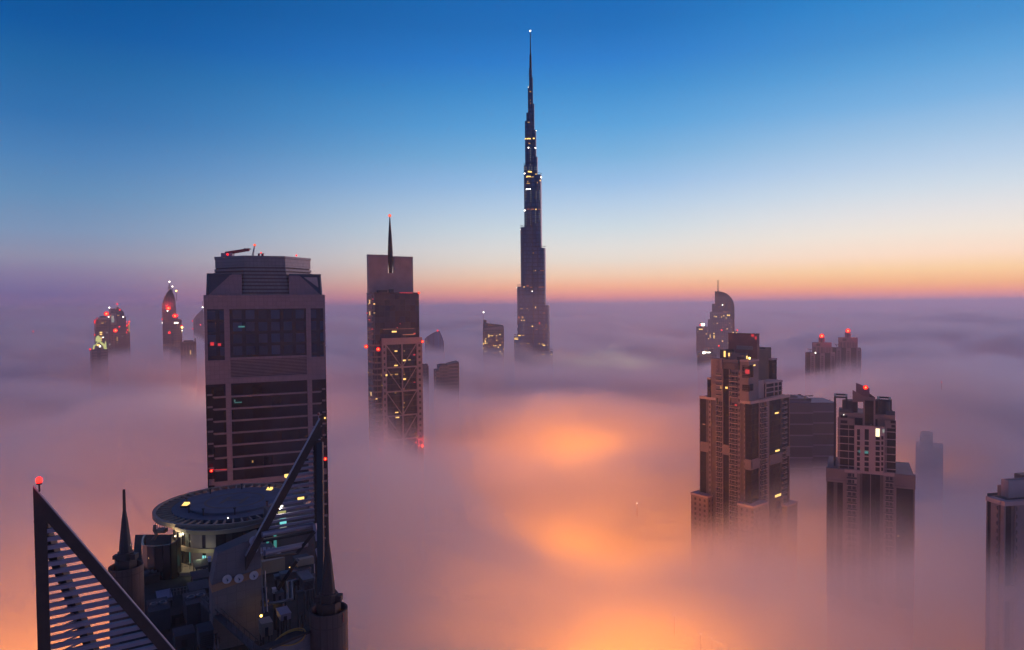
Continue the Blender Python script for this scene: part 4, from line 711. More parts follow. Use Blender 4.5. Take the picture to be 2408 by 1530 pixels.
S.box('recess_roof', 0.8, 8, Vv(1735), Vv(1698), zq, z2-2, 'concrete_dark')
# block above the corner bay with two storeys of windows
va, vb = Vv(1768), Vv(1741)
zc1 = S.z(1755, 851, 0, 4); S.box('corner_block', 0, 11, va+2.0, vb, zr, zc1, 'concrete'); S.box('corner_block_parapet', -0.2, 11.2, va+1.8, vb+0.2, zc1, zc1+1.0, 'concrete_light')
for ya, yb in ((860, 889), (905, 921)): S.face(S.fl(-0.45), LT, [(vb-1.2, vb-6.2, 'g')], S.z(1755, yb, 0, 4), S.z(1755, ya, 0, 4), fh, dep=0.5)
S.box('window_band', 1.5, 4.5, va+1.6, va+2.0, S.z(1765, 889), S.z(1765, 860), 'tglass'); S.box('window_band', 1.5, 4.5, va+1.6, va+2.0, S.z(1765, 921), S.z(1765, 905), 'tglass')
# right hand face
S.face(FR, 0, [(0, U(1786), 'g'), (U(1786), U(1788), 'w'), (U(1788), U(1803), 'b'), (U(1803), U(1809), 'w'), (U(1809), U(1812), 's'), (U(1812), U(1838), 'g'), (U(1838), U(1841), 's'), (U(1841), U(1850), 'b'), (U(1850), Wd-0.4, 'g'), (Wd-0.4, Wd, 'w')], z0, zr-1.6, fh)
MB().fb(FR, 0, Wd, -1.5, 0.25, zr-1.6, zr).build('parapet', M['concrete_light'], S.root)
# belts half way down
for F_, cols in ((FL, [(Vv(1766), Vv(1752), 1086), (Vv(1666), Vv(1645.5), 1062), (Vv(1714), Vv(1700), 1060)]), (FR, [(0, U(1786), 1086), (U(1811), U(1840), 1088), (U(1850), Wd, 1078)])):
    for a, b, y in cols:
        z = S.z(1765, y); m = MB(); m.fb(F_, min(a, b), max(a, b), -1.0, 0.35, z, z+0.9); m.fb(F_, min(a, b), max(a, b), -1.0, 0.35, z-5.2, z-4.3); m.fb(F_, min(a, b), max(a, b), -1.0, 0.1, z-4.3, z); m.build('belt', M['concrete'], S.root)
# right hand upper boxes
zr2 = S.z(1820, 901, U(1820)); ua, ub = U(1801, 3), U(1840, 3)
S.box('glass_box', ua+0.3, ub-0.3, 3.3, 14, zr-0.2, zr2-0.8, 'tglass'); m = MB()
for a in (ua, (ua*0.5+ub*0.5), ub-5, ub-0.7): m.box(a, a+0.7, 3, 3.5, zr-0.2, zr2)
for k in range(4): z = zr+(zr2-zr)*k/3; m.box(ua, ub, 2.95, 3.3, z-0.5, z+0.15)
m.box(ua-0.2, ub+0.2, 2.8, 14.5, zr2-0.8, zr2+0.3); m.box(ua-9, ua, 4, 14, zr-0.2, S.z(1790, 899, U(1790))); m.build('box_frame', M['concrete_light'], S.root)
# penthouse and slab crown
zp = S.z(1790, 826, 14, 14); zs_ = S.z(1750, 786, 12, 14); zq2 = S.z(1790, 822, 14, 14)
S.box('penthouse', U(1757, 12), U(1806, 12), 12, 24, zr-0.2, zp, 'concrete_dark'); S.box('stair_tower', U(1800, 14), U(1814, 14), 14, 22, zr, zp+0.8, 'concrete_dark')
S.box('left_penthouse', 7, 16, Vv(1712, 7)+0.2, Vv(1693, 7), z2-3, S.z(1700, 824, 7, 18), 'concrete_dark')
S.box('front_penthouse', 4.2, 12, Vv(1742, 4), Vv(1712, 4), z2-8, S.z(1725, 832, 4, 14), 'concrete'); S.box('open_frame', 3.2, 4.2, Vv(1752, 3.5), Vv(1731, 3.5), z2-3, S.z(1740, 836, 4, 10), 'concrete')
S.box('frame_opening', 3.0, 3.2, Vv(1750, 3.5), Vv(1734, 3.5), z2-3, S.z(1740, 840, 4, 10), 'black')
va, vb = Vv(1781, 14), Vv(1713, 14); S.box('slab_crown', 14, 16.5, va, vb, zp-6, zs_, pm('crown_red_light_tint', (0.16, 0.07, 0.08), 0.6, noise=0.15, nscale=0.2)); S.box('slab_crown_edge', 13.8, 16.7, va-0.2, vb+0.2, zs_, zs_+0.4, 'dark_metal')  # red light on the slab front is put into its colour
MB().box(13.6, 14, (va+vb)/2-7, (va+vb)/2+4, zp+1.0, zp+3.4).build('louvre_panel', M['grey_panel'], S.root)
S.box('tall_glass_bay', U(1816, 12), U(1827, 12), 12, 20, zr-0.2, S.z(1820, 852, 25, 12), 'tglass'); S.box('tall_bay_cap', U(1814, 12), U(1828, 12), 11.8, 20.2, S.z(1820, 852, 25, 12), S.z(1820, 848, 25, 12), 'concrete_light')
# podium shoulders in the fog
for (a, b, c, d, py) in ((-4, 12, -4, 6, 1190), (-5, 8, Dp-9, Dp+3, 1162), (Wd-9, Wd+4, -3, 9, 1190)):
    zz_ = S.z(1765 if a > -5 else 1640, py, 0, 0 if a > -5 else Dp) if b < 20 else S.z(1858, 1185, Wd)
    S.box('lower_wing', a, b, c, d, 0, zz_, 'podium'); S.box('lower_wing_parapet', a-0.3, b+0.3, c-0.3, d+0.3, zz_, zz_+1.2, 'concrete_light')
tr = tree_of(S.root)
def q7(x, y): return (1617+x*.1538, 776.2+y*.1538)
for x, y, w_, h_, m in [(567,370,4,14,'yellow_lamp'),(634,378,3,8,'yellow_lamp'),(595,886,5,4.5,'yellow_lamp'),(510,886,3,6,'yellow_soft'),(343,1234,3,3.5,'yellow_lamp'),(1362,1272,8,3.4,'yellow_lamp'),(740,1152,5,5,'red_soft'),(700,1178,9,3,'red_soft'),(1020,542,4,3,'yellow_lamp'),(994,86,6,6,'red_soft'),(1043,125,4,7,'red_soft'),(915,640,9,10,'red_soft'),(250,1445,6,2.5,'orange_soft'),(905,430,2.5,10,'yellow_lamp')]:
    a, b = q7(x, y); lamp_on(S.root, tr, a, b, w_, h_, M[m])
def q8(x, y): return (1617+x*.2306, 999.6+y*.2306)
for x, y, w_, h_, m in [(226,106,3,4,'yellow_lamp'),(915,263,9,4,'yellow_lamp'),(921,720,13,5.5,'yellow_lamp'),(584,197,1.5,5,'yellow_lamp'),(583,812,1.5,4,'yellow_soft')]:
    a, b = q8(x, y); lamp_on(S.root, tr, a, b, w_, h_, M[m])
q = at(1762.5, 843, 401.5); beacon(S.root, q, 5, 'yellow_bright', 1.5, energy=900); q = at(1690.5, 814, 423); beacon(S.root, q, 3, 'red_lamp', 2.5); q = at(1756.5, 1192, 399); beacon(S.root, q, 2.6, 'white_lamp', 1)
S.finish()

# ------------------------------------------------------------------ second apartment tower
fh = 3.14
S = Site('apartment_tower', 'apartment tower with a red lamp on its sloping fin top and a bright cream window', 'tower', 1945, 345, -26); S.begin()
S.rep = {}; U = S.u; Wd = U(2155)
def ze(px, py, v=0): return S.z(px, py, U(px, v), v)
zr = ze(2050, 1109); FR = S.fr()
S.box('core', 0.4, Wd-0.4, 1.5, 30, 0, zr-0.3, 'concrete')
S.face(FR, 0, [(0, U(1947), 'w'), (U(1947), U(1962), 'g'), (U(1962), U(1971), 's'), (U(1971), U(1984), 'g'), (U(1984), U(1993), 'w'), (U(1993), U(2017), 'b'), (U(2017), U(2024), 'w'), (U(2024), U(2030), 's'), (U(2030), U(2048.5), 'g'), (U(2048.5), U(2050.5), 'w'), (U(2050.5), U(2072), 'g'), (U(2072), U(2080), 's'), (U(2080), U(2084), 'w'), (U(2084), U(2104), 'b'), (U(2104), U(2111), 'w'), (U(2111), Wd-0.6, 'g'), (Wd-0.6, Wd, 'w')], 150, zr-1.6, fh)
for a, b in ((U(1944), U(1988)), (U(2106), U(2156))):
    m = MB(); m.fb(FR, a, b, -1.0, 0.4, zr-7.0, zr-5.9); m.fb(FR, a, b, -1.5, 0.4, zr-1.6, zr); m.fb(FR, a, b, -1.0, 0.1, zr-5.9, zr-1.6, None); m.build('belt', M['concrete'], S.root)
MB().fb(FR, U(1988), U(2026), -1.5, 0.3, zr-1.6, zr).build('parapet', M['concrete_light'], S.root); MB().fb(FR, U(2080), U(2106), -1.5, 0.3, zr-1.6, zr).build('parapet', M['concrete_light'], S.root)
v1 = 2.0; zu = ze(2050, 975, v1); F1 = S.fr(0, v1); S.box('upper_core', U(1972, v1)+.2, U(2108, v1)-.2, v1+1.5, 24, zr-1, zu-0.3, 'concrete')
z_a = ze(2050, 1010, v1)
S.face(F1, 0, [(U(1971, v1), U(1977, v1), 'w'), (U(1977, v1), U(1996, v1), 'g'), (U(1996, v1), U(1998, v1), 'w'), (U(1998, v1), U(2010, v1), 'g')], zr-0.3, ze(1990, 1000, v1), fh)
S.face(F1, 0, [(U(2082, v1), U(2088, v1), 'w'), (U(2088, v1), U(2109, v1), 'g')], zr-0.3, ze(2095, 1008, v1), fh)
m = MB()
for k in range(7): z = ze(1990, 1009, v1)-k*fh*1.18; m.fb(F1, U(1971, v1), U(2010, v1), -1.0, 0.15, z-0.35, z); m.fb(F1, U(2083, v1), U(2109, v1), -1.0, 0.15, z-0.35, z)
m.build('floor_edge', M['concrete_light'], S.root)
m = MB(); m.fb(F1, U(1971, v1), U(2010, v1), -1.5, 0.1, ze(1990, 1000, v1), ze(1990, 984, v1)); m.fb(F1, U(2083, v1), U(2109, v1), -1.5, 0.1, ze(2095, 1008, v1), ze(2095, 990, v1)); m.fb(F1, U(1985, v1), U(2107, v1), -1.5, 0.0, ze(2050, 984, v1), zu); m.build('upper_wall', M['concrete'], S.root)
for a, b, ya, yb in ((1978,1994,977,983), (1978,1994,989,996), (2012,2030,984,1001), (2031,2048,985,1000), (2052,2065,986,1002), (2096,2107,990,996), (2098,2107,1000,1006)):
    MB().fb(F1, U(a, v1), U(b, v1), -0.2, 0.22, ze((a+b)/2, yb, v1), ze((a+b)/2, ya, v1)).build('window_band', M['tglass'], S.root)
# white centre bay with punched windows
F2 = S.fr(0, 0.6); za = ze(2045, 1003, 0.6); m = MB(); m.fb(F2, U(2011, 0.6), U(2082, 0.6), -2.9, 0, zr-8, za); m.build('centre_bay', M['concrete_light'], S.root)
for k in range(8):
    yy = 1014+k*12.3 if k else 1010
    for a, b, h_ in ((2017, 2024, 9), (2035, 2045, 9 if k else 17), (2061, 2071, 9), (2081, 2086, 8) if False else (2074.5, 2079.5, 8)):
        if k == 0 and a == 2017: h_ = 15
        if k == 0 and a > 2050: continue
        MB().fb(F2, U(a, 0.6), U(b, 0.6), -0.1, 0.06, ze((a+b)/2, yy+h_+(12 if h_ < 10 and k == 0 else 0), 0.6), ze((a+b)/2, yy+(12 if h_ < 10 and k == 0 else 0), 0.6)).build('window', M['tglass'], S.root)
MB().fb(F2, U(2061, 0.6), U(2070.5, 0.6), -0.1, 0.08, ze(2066, 1027.5, .6), ze(2066, 1008.5, .6)).build('lit_window', emat('cream_lit_window', (1.0, 0.85, 0.50), 1.6), S.root)
MB().fb(F2, U(2077, 0.6), U(2082, 0.6), -0.1, 0.08, ze(2079, 1018, .6), ze(2079, 1010, .6)).build('lit_window', M['pale_lamp'], S.root)
for a, b, y in ((2021, 2025, 1059), (2035, 2044, 1061)): MB().fb(F2, U(a, .6), U(b, .6), -0.1, 0.1, ze(a, y+6, .6), ze(a, y, .6)).build('lit_window', M['cyan_soft'], S.root)
# roof: two open frames, drum rooms, sloping fins
def frame3(name, a, b, va, vb, z0, z1, t=0.9):
    m = MB()
    for x in (a, b-t):
        for y in (va, vb-t): m.box(x, x+t, y, y+t, z0, z1-t)
    m.box(a, b, va, va+t, z1-t, z1); m.box(a, b, vb-t, vb, z1-t, z1); m.box(a, a+t, va+t, vb-t, z1-t, z1); m.box(b-t, b, va+t, vb-t, z1-t, z1); return m.build(name, M['dark_metal'], S.root)
frame3('open_roof_frame', U(1962, 5), U(1994, 5), 5, 17, zr, ze(1980, 933, 5)); frame3('open_roof_frame', U(2066, 5), U(2099, 5), 5, 17, zu, ze(2080, 940, 5))
S.box('roof_glass', U(1975, v1), U(2007, v1), v1+1, v1+1.2, zu, zu+2.0, 'rail'); S.box('roof_glass', U(2086, v1), U(2107, v1), v1+1, v1+1.2, zu, zu+2.0, 'rail')
for c in (2000, 2075): MB().lathe([(3.6, zu-0.3), (3.6, ze(c, 942, 9))], 20, (U(c, 9), 10)).build('round_plant_room', M['grey_paint'], S.root, smooth=False)
S.box('centre_tower', U(2033, 1)+.3, U(2058, 1), 1.6, 9, zu-5, ze(2046, 944, 1), 'tglass')
for a in (2031, 2056): S.box('fin_post', U(a, 1), U(a+4, 1), 1, 2, zu-12, ze(2046, 936, 1), 'concrete')
def slope(pts, v0, v1_, mat): 
    m = MB(); q = [(U(a, v0), ze(a, b, v0)) for a, b in pts]; n = len(q); m.add([(x, v0, z) for x, z in q]+[(x, v1_, z) for x, z in q], [tuple(range(n)), tuple(range(2*n-1, n-1, -1))]+[(i, (i+1)%n, n+(i+1)%n, n+i) for i in range(n)]); m.build('sloping_fin', M[mat], S.root)
slope([(2014, 946), (2014, 901), (2046, 914), (2046, 946)], 8, 9, 'concrete'); slope([(2006, 946), (2006, 918), (2033, 934), (2058, 936), (2058, 946)], 4, 5, 'concrete'); slope([(2046, 926), (2060, 936), (2060, 946), (2046, 946)], 6, 7, 'concrete_dark')
q = at(2032, 911, 345-9+6); beacon(S.root, (q.x, q.y-1.5, q.z), 7, 'red_hot', 1.5, energy=2500)
tr = tree_of(S.root); lamp_on(S.root, tr, 1984, 976, 1.6, 1.6, M['white_lamp']); lamp_on(S.root, tr, 1983, 1232, 3.4, 3.4, emat('blue_dot_light', (0.05, 0.5, 1.0), 6)); lamp_on(S.root, tr, 2112, 1261, 5, 3, M['yellow_soft']); lamp_on(S.root, tr, 2102, 1015, 14, 6, M['yellow_soft']) if False else None
S.finish()

# ------------------------------------------------------------------ apartment tower cut by the right edge
S = Site('apartment_tower', 'nearest brown apartment tower, cut off by the right edge of the view', 'tower', 2372, 270, 10); S.begin(); S.rep = {}
U = S.u; Vv = S.v; zr = S.z(2372, 1180); Dp = Vv(2323); FL = S.fl(); FR = S.fr()
S.box('core', 1.5, 40, 1.5, 8.2, 0, zr-0.3, 'concrete'); S.box('roof', 1.5, 40, 1.5, 8.2, zr-0.3, zr-0.1, 'deck')
S.face(FR, 0, [(-1.2, -0.4, 'w'), (-0.4, U(2386), 'g'), (U(2386), U(2394), 's'), (U(2394), U(2400), 'p'), (U(2400), U(2420), 'w'), (U(2420), 32, 'g'), (32, 40, 'w')], 150, zr-1.8, 3.14)
MB().fb(FR, -1.2, 40, -1.5, 0.3, zr-1.8, zr).build('parapet', M['concrete_light'], S.root)
S.face(Frame((-1.2, 1.5, 0), (0, 1, 0), (-1, 0, 0)), LT, [(0, 1.0, 's'), (1.0, 2.2, 'p'), (2.2, 4.6, 'w'), (4.6, 6.4, 'g'), (6.4, 6.7, 'w')], 150, zr-1.8, 3.14, dep=2.7)
MB().box(-1.5, 1.5, 1.5, 8.3, zr-1.8, zr).build('parapet', M['concrete_light'], S.root)
S.box('rear_wing', 18, 40, 8.2, 22, 0, zr, 'concrete')
z = S.z(2372, 1385); m = MB(); m.fb(FR, -1.2, U(2394), -1.0, 0.35, z, z+0.9); m.fb(FR, -1.2, U(2394), -1.0, 0.1, z-4.1, z); m.fb(FR, -1.2, U(2394), -1.0, 0.35, z-5, z-4.1); m.build('belt', M['concrete'], S.root)
h1 = S.z(2385, 1130, 0, 6); m = MB(); m.box(5, 16, 4, 4.4, zr-0.1, h1); m.box(5, 5.4, 4.4, 7.5, zr-0.1, h1); m.box(15.6, 16, 4.4, 7.5, zr-.1, h1); m.box(5.4, 15.6, 7.1, 7.5, zr-.1, h1); m.build('roof_room', M['concrete_light'], S.root); S.box('upper_tower', U(2404, 9), 30, 8.5, 11.8, zr, S.z(2408, 1118, 10, 9), 'concrete_dark')
S.box('roof_railing', -1.0, 4, 8.0, 8.1, zr, zr+1.2, 'rail')
S.finish()
# hazy blocks between them
M['slabstripe'] = facade('hazy_striped_cladding', (0.16, 0.15, 0.19), (0.04, 0.04, 0.06), fh=8.6, bw=200, fz=0.12, fx=0.0, grough=0.35, wrough=0.6)
f = Far('office_block', 'wide hazy slab building with pale floor lines between two apartment towers', 'building', 1910, 520, 20)
f.part('near_wing', 1850, 1913, 948, 'slabstripe', 0, 30); f.part('roof_slab', 1850, 1912, 939, 'slabstripe', 3, 26, 948); f.part('far_wing', 1913, 1975, 950, 'slabstripe', 6, 34); f.part('plant_room', 1857, 1885, 936.5, 'grey_paint', 8, 20, 939)
crane(1893, 936, 525, 0.9, 'dark window cleaning crane standing on the hazy slab building'); crane(1938, 945, 560, 0.7, 'fainter crane at the right end of the hazy slab building')
f = Far('apartment_tower', 'ghostly stepped tower almost lost in fog behind the fin topped one', 'tower', 2190, 560, 0)
f.part('upper_block', 2165, 2196, 1028, 'fa', 0, 25); f.part('lower_block', 2155, 2221, 1056, 'fa', 2, 30); f.part('cap', 2170, 2190, 1023, 'fd', 5, 18, 1028)
# the few lamps that show through the thin fog low on the right
for i, (px, py) in enumerate([(1648,1491),(1674,1502),(1689,1512),(1586,1447),(1498,1184)]):
    lone(px, py, 235+i*10 if py > 1400 else 420, 1.6, ['tiny white lamp low in the fog, leftmost of three', 'tiny white lamp low in the fog, middle of three', 'tiny white lamp low in the fog, rightmost of three', 'tiny pale lamp in the orange fog left of the three', 'tiny pale lamp in the open fog, middle distance'][i], 'white_lamp')
# ------------------------------------------------------------------ foreground building with the two triangular fins
def P(px, py, Y): return at(px, py, Y)
DK = 250.0
fgc = Vector((-46, 110, 0)); fb_ = thing('rooftop_building', 'foreground building with louvred triangular fins, round helipad and cluttered dark roof', 'building', tuple(fgc))
LO = lambda v: Vector(v)-fgc
def fbuild(mb, name, mat, parent=None): 
    o = mb.build(name, M[mat] if isinstance(mat, str) else mat, parent or fb_); return o
def W2(mb): mb.v = [tuple(Vector(v)-fgc) for v in mb.v]; return mb     # world to local
A = (-50.5, 66.5); B = (-19.5, 91); C = (-30, 122); D = (-62, 106)
m = MB(); m.prism([(-49, 74.0), (-37, 80.5), (-26, 93), (-36, 122), (-45, 150), (-84, 150), (-62, 108)], 100, DK); fbuild(W2(m), 'roof_deck', 'deck')
# front parapet, brown, from the drum down to the left, and the rear edge parapet
def wallseg(a, b, z0, z1, t, name, mat):
    m = MB(); a = Vector((*a, 0)); b = Vector((*b, 0)); d = (b-a).normalized(); n = Vector((-d.y, d.x, 0))*t
    m.hexa([(*(a).xy, z0), (*(b).xy, z0), (*(b+n).xy, z0), (*(a+n).xy, z0), (*(a).xy, z1), (*(b).xy, z1), (*(b+n).xy, z1), (*(a+n).xy, z1)]); return fbuild(W2(m), name, mat)
p0 = P(640, 1530, 84); p1 = P(735, 1478, 90)
zpar = p1.z
wallseg((-38.5, 75.5), (p1.x+1.5, 90.5), 150, zpar, 0.8, 'front_parapet', 'wallbeige')
wallseg((-38.4, 75.2), (p1.x+1.5, 90.2), zpar, zpar+0.35, 1.3, 'parapet_coping', 'brown_metal')
# left fin, right fin
def fin(ax, ay, az, e_deg, run, drop, post_w, back, name_lab, louv, zl0, skip=()):
    e = Vector((math.cos(R(e_deg)), math.sin(R(e_deg)), 0)); ap_ = Vector((ax, ay, az)); foot = ap_+e*run-Vector((0, 0, drop)); zbot = 238.0
    post = MB(); c = ap_; n = Vector((-e.y, e.x, 0))
    def slab(a, b, w, t):  # bar in the plane of the fin
        m_ = MB(); m_.bar(a, b, t, w, up=n); return m_
    m_ = MB(); q = [c-e*0.1, c+e*post_w, ]
    zt_ = az; pts = [c-e*0.05, c+e*post_w, c+e*post_w-Vector((0,0,post_w*1.64)), c-e*0.05]
    V8 = lambda a0, a1, z0a, z1a, z1b, t: [a0+Vector((0,0,z0a))-n*t/2, a1+Vector((0,0,z0a))-n*t/2, a1+Vector((0,0,z0a))+n*t/2, a0+Vector((0,0,z0a))+n*t/2, a0+Vector((0,0,z1a))-n*t/2, a1+Vector((0,0,z1b))-n*t/2, a1+Vector((0,0,z1b))+n*t/2, a0+Vector((0,0,z1a))+n*t/2]
    o2 = Vector((ap_.x, ap_.y, 0)); sl = drop/run
    m_.hexa(V8(o2-e*0.05, o2+e*post_w, zbot, az, az-post_w*sl, 0.55)); fbuild(W2(m_), 'fin_post', 'brown_metal')
    dg = MB(); wv = post_w*1.95; s1 = o2+e*(post_w); t1 = o2+e*(run+1.2)
    z_s, z_t = az-post_w*sl, az-(run+1.2)*sl
    dg.hexa([s1+Vector((0,0,z_s-wv))-n*.275, t1+Vector((0,0,z_t-wv))-n*.275, t1+Vector((0,0,z_t-wv))+n*.275, s1+Vector((0,0,z_s-wv))+n*.275, s1+Vector((0,0,z_s))-n*.275, t1+Vector((0,0,z_t))-n*.275, t1+Vector((0,0,z_t))+n*.275, s1+Vector((0,0,z_s))+n*.275])
    fbuild(W2(dg), 'fin_diagonal', 'brown_metal')
    cp = MB(); cp.bar(s1-e*post_w+Vector((0,0,az+0.04)), t1+Vector((0,0,z_t+0.04)), 0.6, 0.08); fbuild(W2(cp), 'fin_coping', 'white_metal')
    z = az-wv-post_w*sl-0.9; 
    while z > zl0:
        L_ = (az-wv-z)/sl+0.3; L_ = min(L_, run+1)
        lv = MB(); lv.bar(o2+e*post_w+Vector((0,0,z)), o2+e*L_+Vector((0,0,z)), 0.42, 0.2); lv.bar(o2+e*post_w+Vector((0,0,z-0.14))-n*0.16, o2+e*L_+Vector((0,0,z-0.14))-n*0.16, 0.08, 0.36)
        fbuild(W2(lv), 'louvre', 'lavender'); z -= louv
    # the second, shorter triangle behind, turned toward the roof
    bk = Vector(back); bf = ap_+bk
    b1 = MB(); b1.bar(ap_+Vector((0,0,-1.5))+bk*0.08, bf, 0.8, 0.9, up=(1,0,0)); fbuild(W2(b1), 'fin_strut', 'dark_metal')
    z = az-3.2
    bh = Vector((bk.x, bk.y, 0))
    while z > zl0:
        fr_ = min(1.0, (az-1.5-z)/(-bk.z)); lv = MB(); lv.bar(o2+e*0.4+Vector((0,0,z)), o2+bh*fr_+Vector((0,0,z)), 0.2, 0.14); fbuild(W2(lv), 'rear_louvre', 'lavender'); z -= louv
    return foot
apL = P(79, 1145, 67); apR = P(752, 985, 106)
fin(apL.x, apL.y, apL.z, 32, 12.6, 20.6, 1.0, (2.9, 6.0, -23), 'left', 0.84, 263.4)
fin(apR.x, apR.y, apR.z, 212, 10.2, 17.3, 1.1, (2.0, -8, -26), 'right', 0.83, P(700, 1232, 104).z)
for a, b in (((616, 1258), (737, 1235)), ((622, 1301), (722, 1280))):
    m = MB(); m.tube([P(*a, 100.5), P(*b, 105.5)], 0.42, 10); fbuild(W2(m), 'cross_tube', 'lavender')
for a, b in (((618, 1272), (738, 1250)), ((622, 1312), (700, 1300))):
    m = MB(); m.tube([P(*a, 101.5), P(*b, 106.5)], 0.3, 8); fbuild(W2(m), 'cross_tube', 'dark_metal')
for a, b in (((700, 1300), (741, 1250)), ((655, 1385), (700, 1318)), ((740, 1232), (748, 1272)), ((746, 1290), (758, 1335))):
    m = MB(); m.bar(P(*a, 105), P(*b, 104.5), 0.5, 0.8, up=(0,1,0)); fbuild(W2(m), 'fin_brace', 'lavender' if a[0] > 739 else 'dark_metal')  # paler metal on the short right pieces paints the light on the strut
# corner drums with their spires
def drum(px, py, Y, rpx, spx, spy, lean=0.0):
    c = P(px, py, Y); r = rpx*Y/FP; zt = c.z; cx_, cy_ = c.x, c.y
    m = MB(); m.lathe([(r, 120), (r, zt), (r-0.25, zt), (r-0.25, zt-1.1), (0.2, zt-1.1)], 36, (cx_, cy_)); fbuild(W2(m), 'corner_drum', 'drumstone')
    k = r/2.75
    m = MB(); m.prism([(cx_+1.75*k*math.cos(a+.3), cy_+1.75*k*math.sin(a+.3)) for a in [math.pi/3*i for i in range(6)]], zt-1.1, zt+1.2*k); m.prism([(cx_+1.45*k*math.cos(a), cy_+1.45*k*math.sin(a)) for a in [math.pi/3*i for i in range(6)]], zt+1.2*k, zt+2.4*k)
    m.box(cx_+0.9*k, cx_+2.0*k, cy_-0.6*k, cy_+0.6*k, zt+1.2*k, zt+2.1*k); m.box(cx_-2.0*k, cx_-1.1*k, cy_-0.6*k, cy_+0.4*k, zt+1.2*k, zt+1.9*k)
    fbuild(W2(m), 'spire_base', 'brown_metal' if px > 600 else 'dark_metal')
    t = P(spx, spy, Y); h_ = t.z-zt
    m = MB(); m.lathe([(1.05*k, zt+2.2*k), (0.98*k, zt+3.4*k), (0.5*k, zt+h_*0.60), (0.27*k, zt+h_*0.72), (0.22*k, t.z)], 10, (cx_, cy_)); fbuild(W2(m), 'spire', 'dark_metal' if px < 600 else 'brown_metal')
drum(296, 1330, 108, 37, 281, 1152); drum(773, 1432, 90, 44, 752, 1215)
m = MB(); q = P(803, 1452, 89.5)
# tall wall with the satellite dishes
wa = P(497, 1330, 98); wb = P(613, 1300, 101.6); dv = Vector((wb.x-wa.x, wb.y-wa.y, 0)).normalized(); nn = Vector((-dv.y, dv.x, 0)); L_ = (Vector((wb.x, wb.y, 0))-Vector((wa.x, wa.y, 0))).length
z_tl = P(512, 1303, 98.5).z; z_tr = P(612, 1258, 101.6).z; z_b = DK
m = MB(); a0 = Vector((wa.x, wa.y, 0)); b0 = Vector((wb.x, wb.y, 0)); T3 = nn*3
zb1, zb2 = P(497, 1394, 98).z, P(613, 1352, 101.6).z
zc1, zc2 = P(497, 1376, 96).z, P(613, 1336, 103).z
M['band'] = pm('band_lamplight_tint', (0.40, 0.20, 0.11), 0.7, noise=0.1)  # orange lamp light on the band is put into its colour
for (z0a, z0b, z1a, z1b, off, mt, nm) in ((DK, DK, zb1, zb2, 0.0, 'wallbeige', 'dish_wall'), (zb1, zb2, zb1+1.05, zb2+1.05, -0.12, 'band', 'wall_band'), (zb1+1.05, zb2+1.05, z_tl, z_tr, 0.0, 'wallbeige', 'dish_wall')):
    m = MB(); i0 = dv*(0.9 if z1a == z_tl else 0); fo = nn*off
    m.hexa([a0+fo+Vector((0,0,z0a)), b0+fo+Vector((0,0,z0b)), b0+T3+Vector((0,0,z0b)), a0+T3+Vector((0,0,z0a)), a0+fo+i0+Vector((0,0,z1a)), b0+fo+Vector((0,0,z1b)), b0+T3+Vector((0,0,z1b)), a0+T3+i0+Vector((0,0,z1a))]); fbuild(W2(m), nm, mt)
def dish(px, py, Y, r, label):
    c = P(px, py, Y); t = thing('satellite_dish', label, 'dish', tuple(c), R(32), 'dishes on the plant room wall')
    m = MB(); n = 16; prof = [(0.02, 0.28*r), (0.5*r, 0.2*r), (0.85*r, 0.06*r), (r, 0), (r*1.0, 0.05), (0.86*r, 0.06*r+0.06), (0.5*r, 0.2*r+0.06), (0.02, 0.28*r+.06)]
    vs = []; fs = []
    for rr, d in prof: vs += [(rr*math.cos(2*math.pi*i/n), d, rr*math.sin(2*math.pi*i/n)) for i in range(n)]
    for k in range(len(prof)-1): fs += [(k*n+i, k*n+(i+1)%n, (k+1)*n+(i+1)%n, (k+1)*n+i) for i in range(n)]
    m.add(vs, fs); m.build('reflector', M['white'], t, smooth=True)
    m = MB(); m.bar((0, 0.2, -r*0.9), (0, -0.55*r, 0.05), 0.05, 0.05); m.box(-0.09, 0.09, -0.75*r, -0.5*r, -0.08, 0.1); m.build('feed_arm', M['grey_paint'], t)
    m = MB(); m.bar((0, 0.25*r, 0), (0, 0.9, -0.2), 0.12, 0.12); m.build('bracket', M['dark_metal'], t)
for i, (px, py, Y) in enumerate([(534, 1363, 98.6), (562, 1361, 99.5), (597, 1354, 100.6)]): dish(px, py, Y, 0.66, ['leftmost dish of three on the orange wall band', 'middle dish of three on the orange wall band', 'rightmost dish of three on the orange wall band'][i])
dish(597, 1272, 100.6, 0.66, 'upper dish at the top right corner of the dish wall'); dish(597, 1293, 100.6, 0.62, 'lower dish at the top right corner of the dish wall')
# ---- round block with the helipad
hc = P(552, 1181, 147); hx, hy, hz = hc.x, hc.y, hc.z; HR = 15.9
def ring(m, r0, r1, z0, z1, n=72, c=(hx, hy)):
    vs = []
    for r, z in ((r0, z0), (r1, z0), (r1, z1), (r0, z1)): vs += [(c[0]+r*math.cos(2*math.pi*i/n), c[1]+r*math.sin(2*math.pi*i/n), z) for i in range(n)]
    fs = []
    for k in range(4):
        for i in range(n): fs.append((k*n+i, k*n+(i+1)%n, ((k+1)%4)*n+(i+1)%n, ((k+1)%4)*n+i))
    m.add(vs, fs); return m
m = MB(); ring(m, HR-0.7, HR, hz-0.9, hz); fbuild(W2(m), 'helipad_rim', 'beige')
m = MB(); ring(m, 9.3, 12.3, hz-0.7, hz-0.05); fbuild(W2(m), 'helipad_walkway', pm('blue_grey_deck_paint', (0.10, 0.105, 0.13), 0.8, noise=0.15))
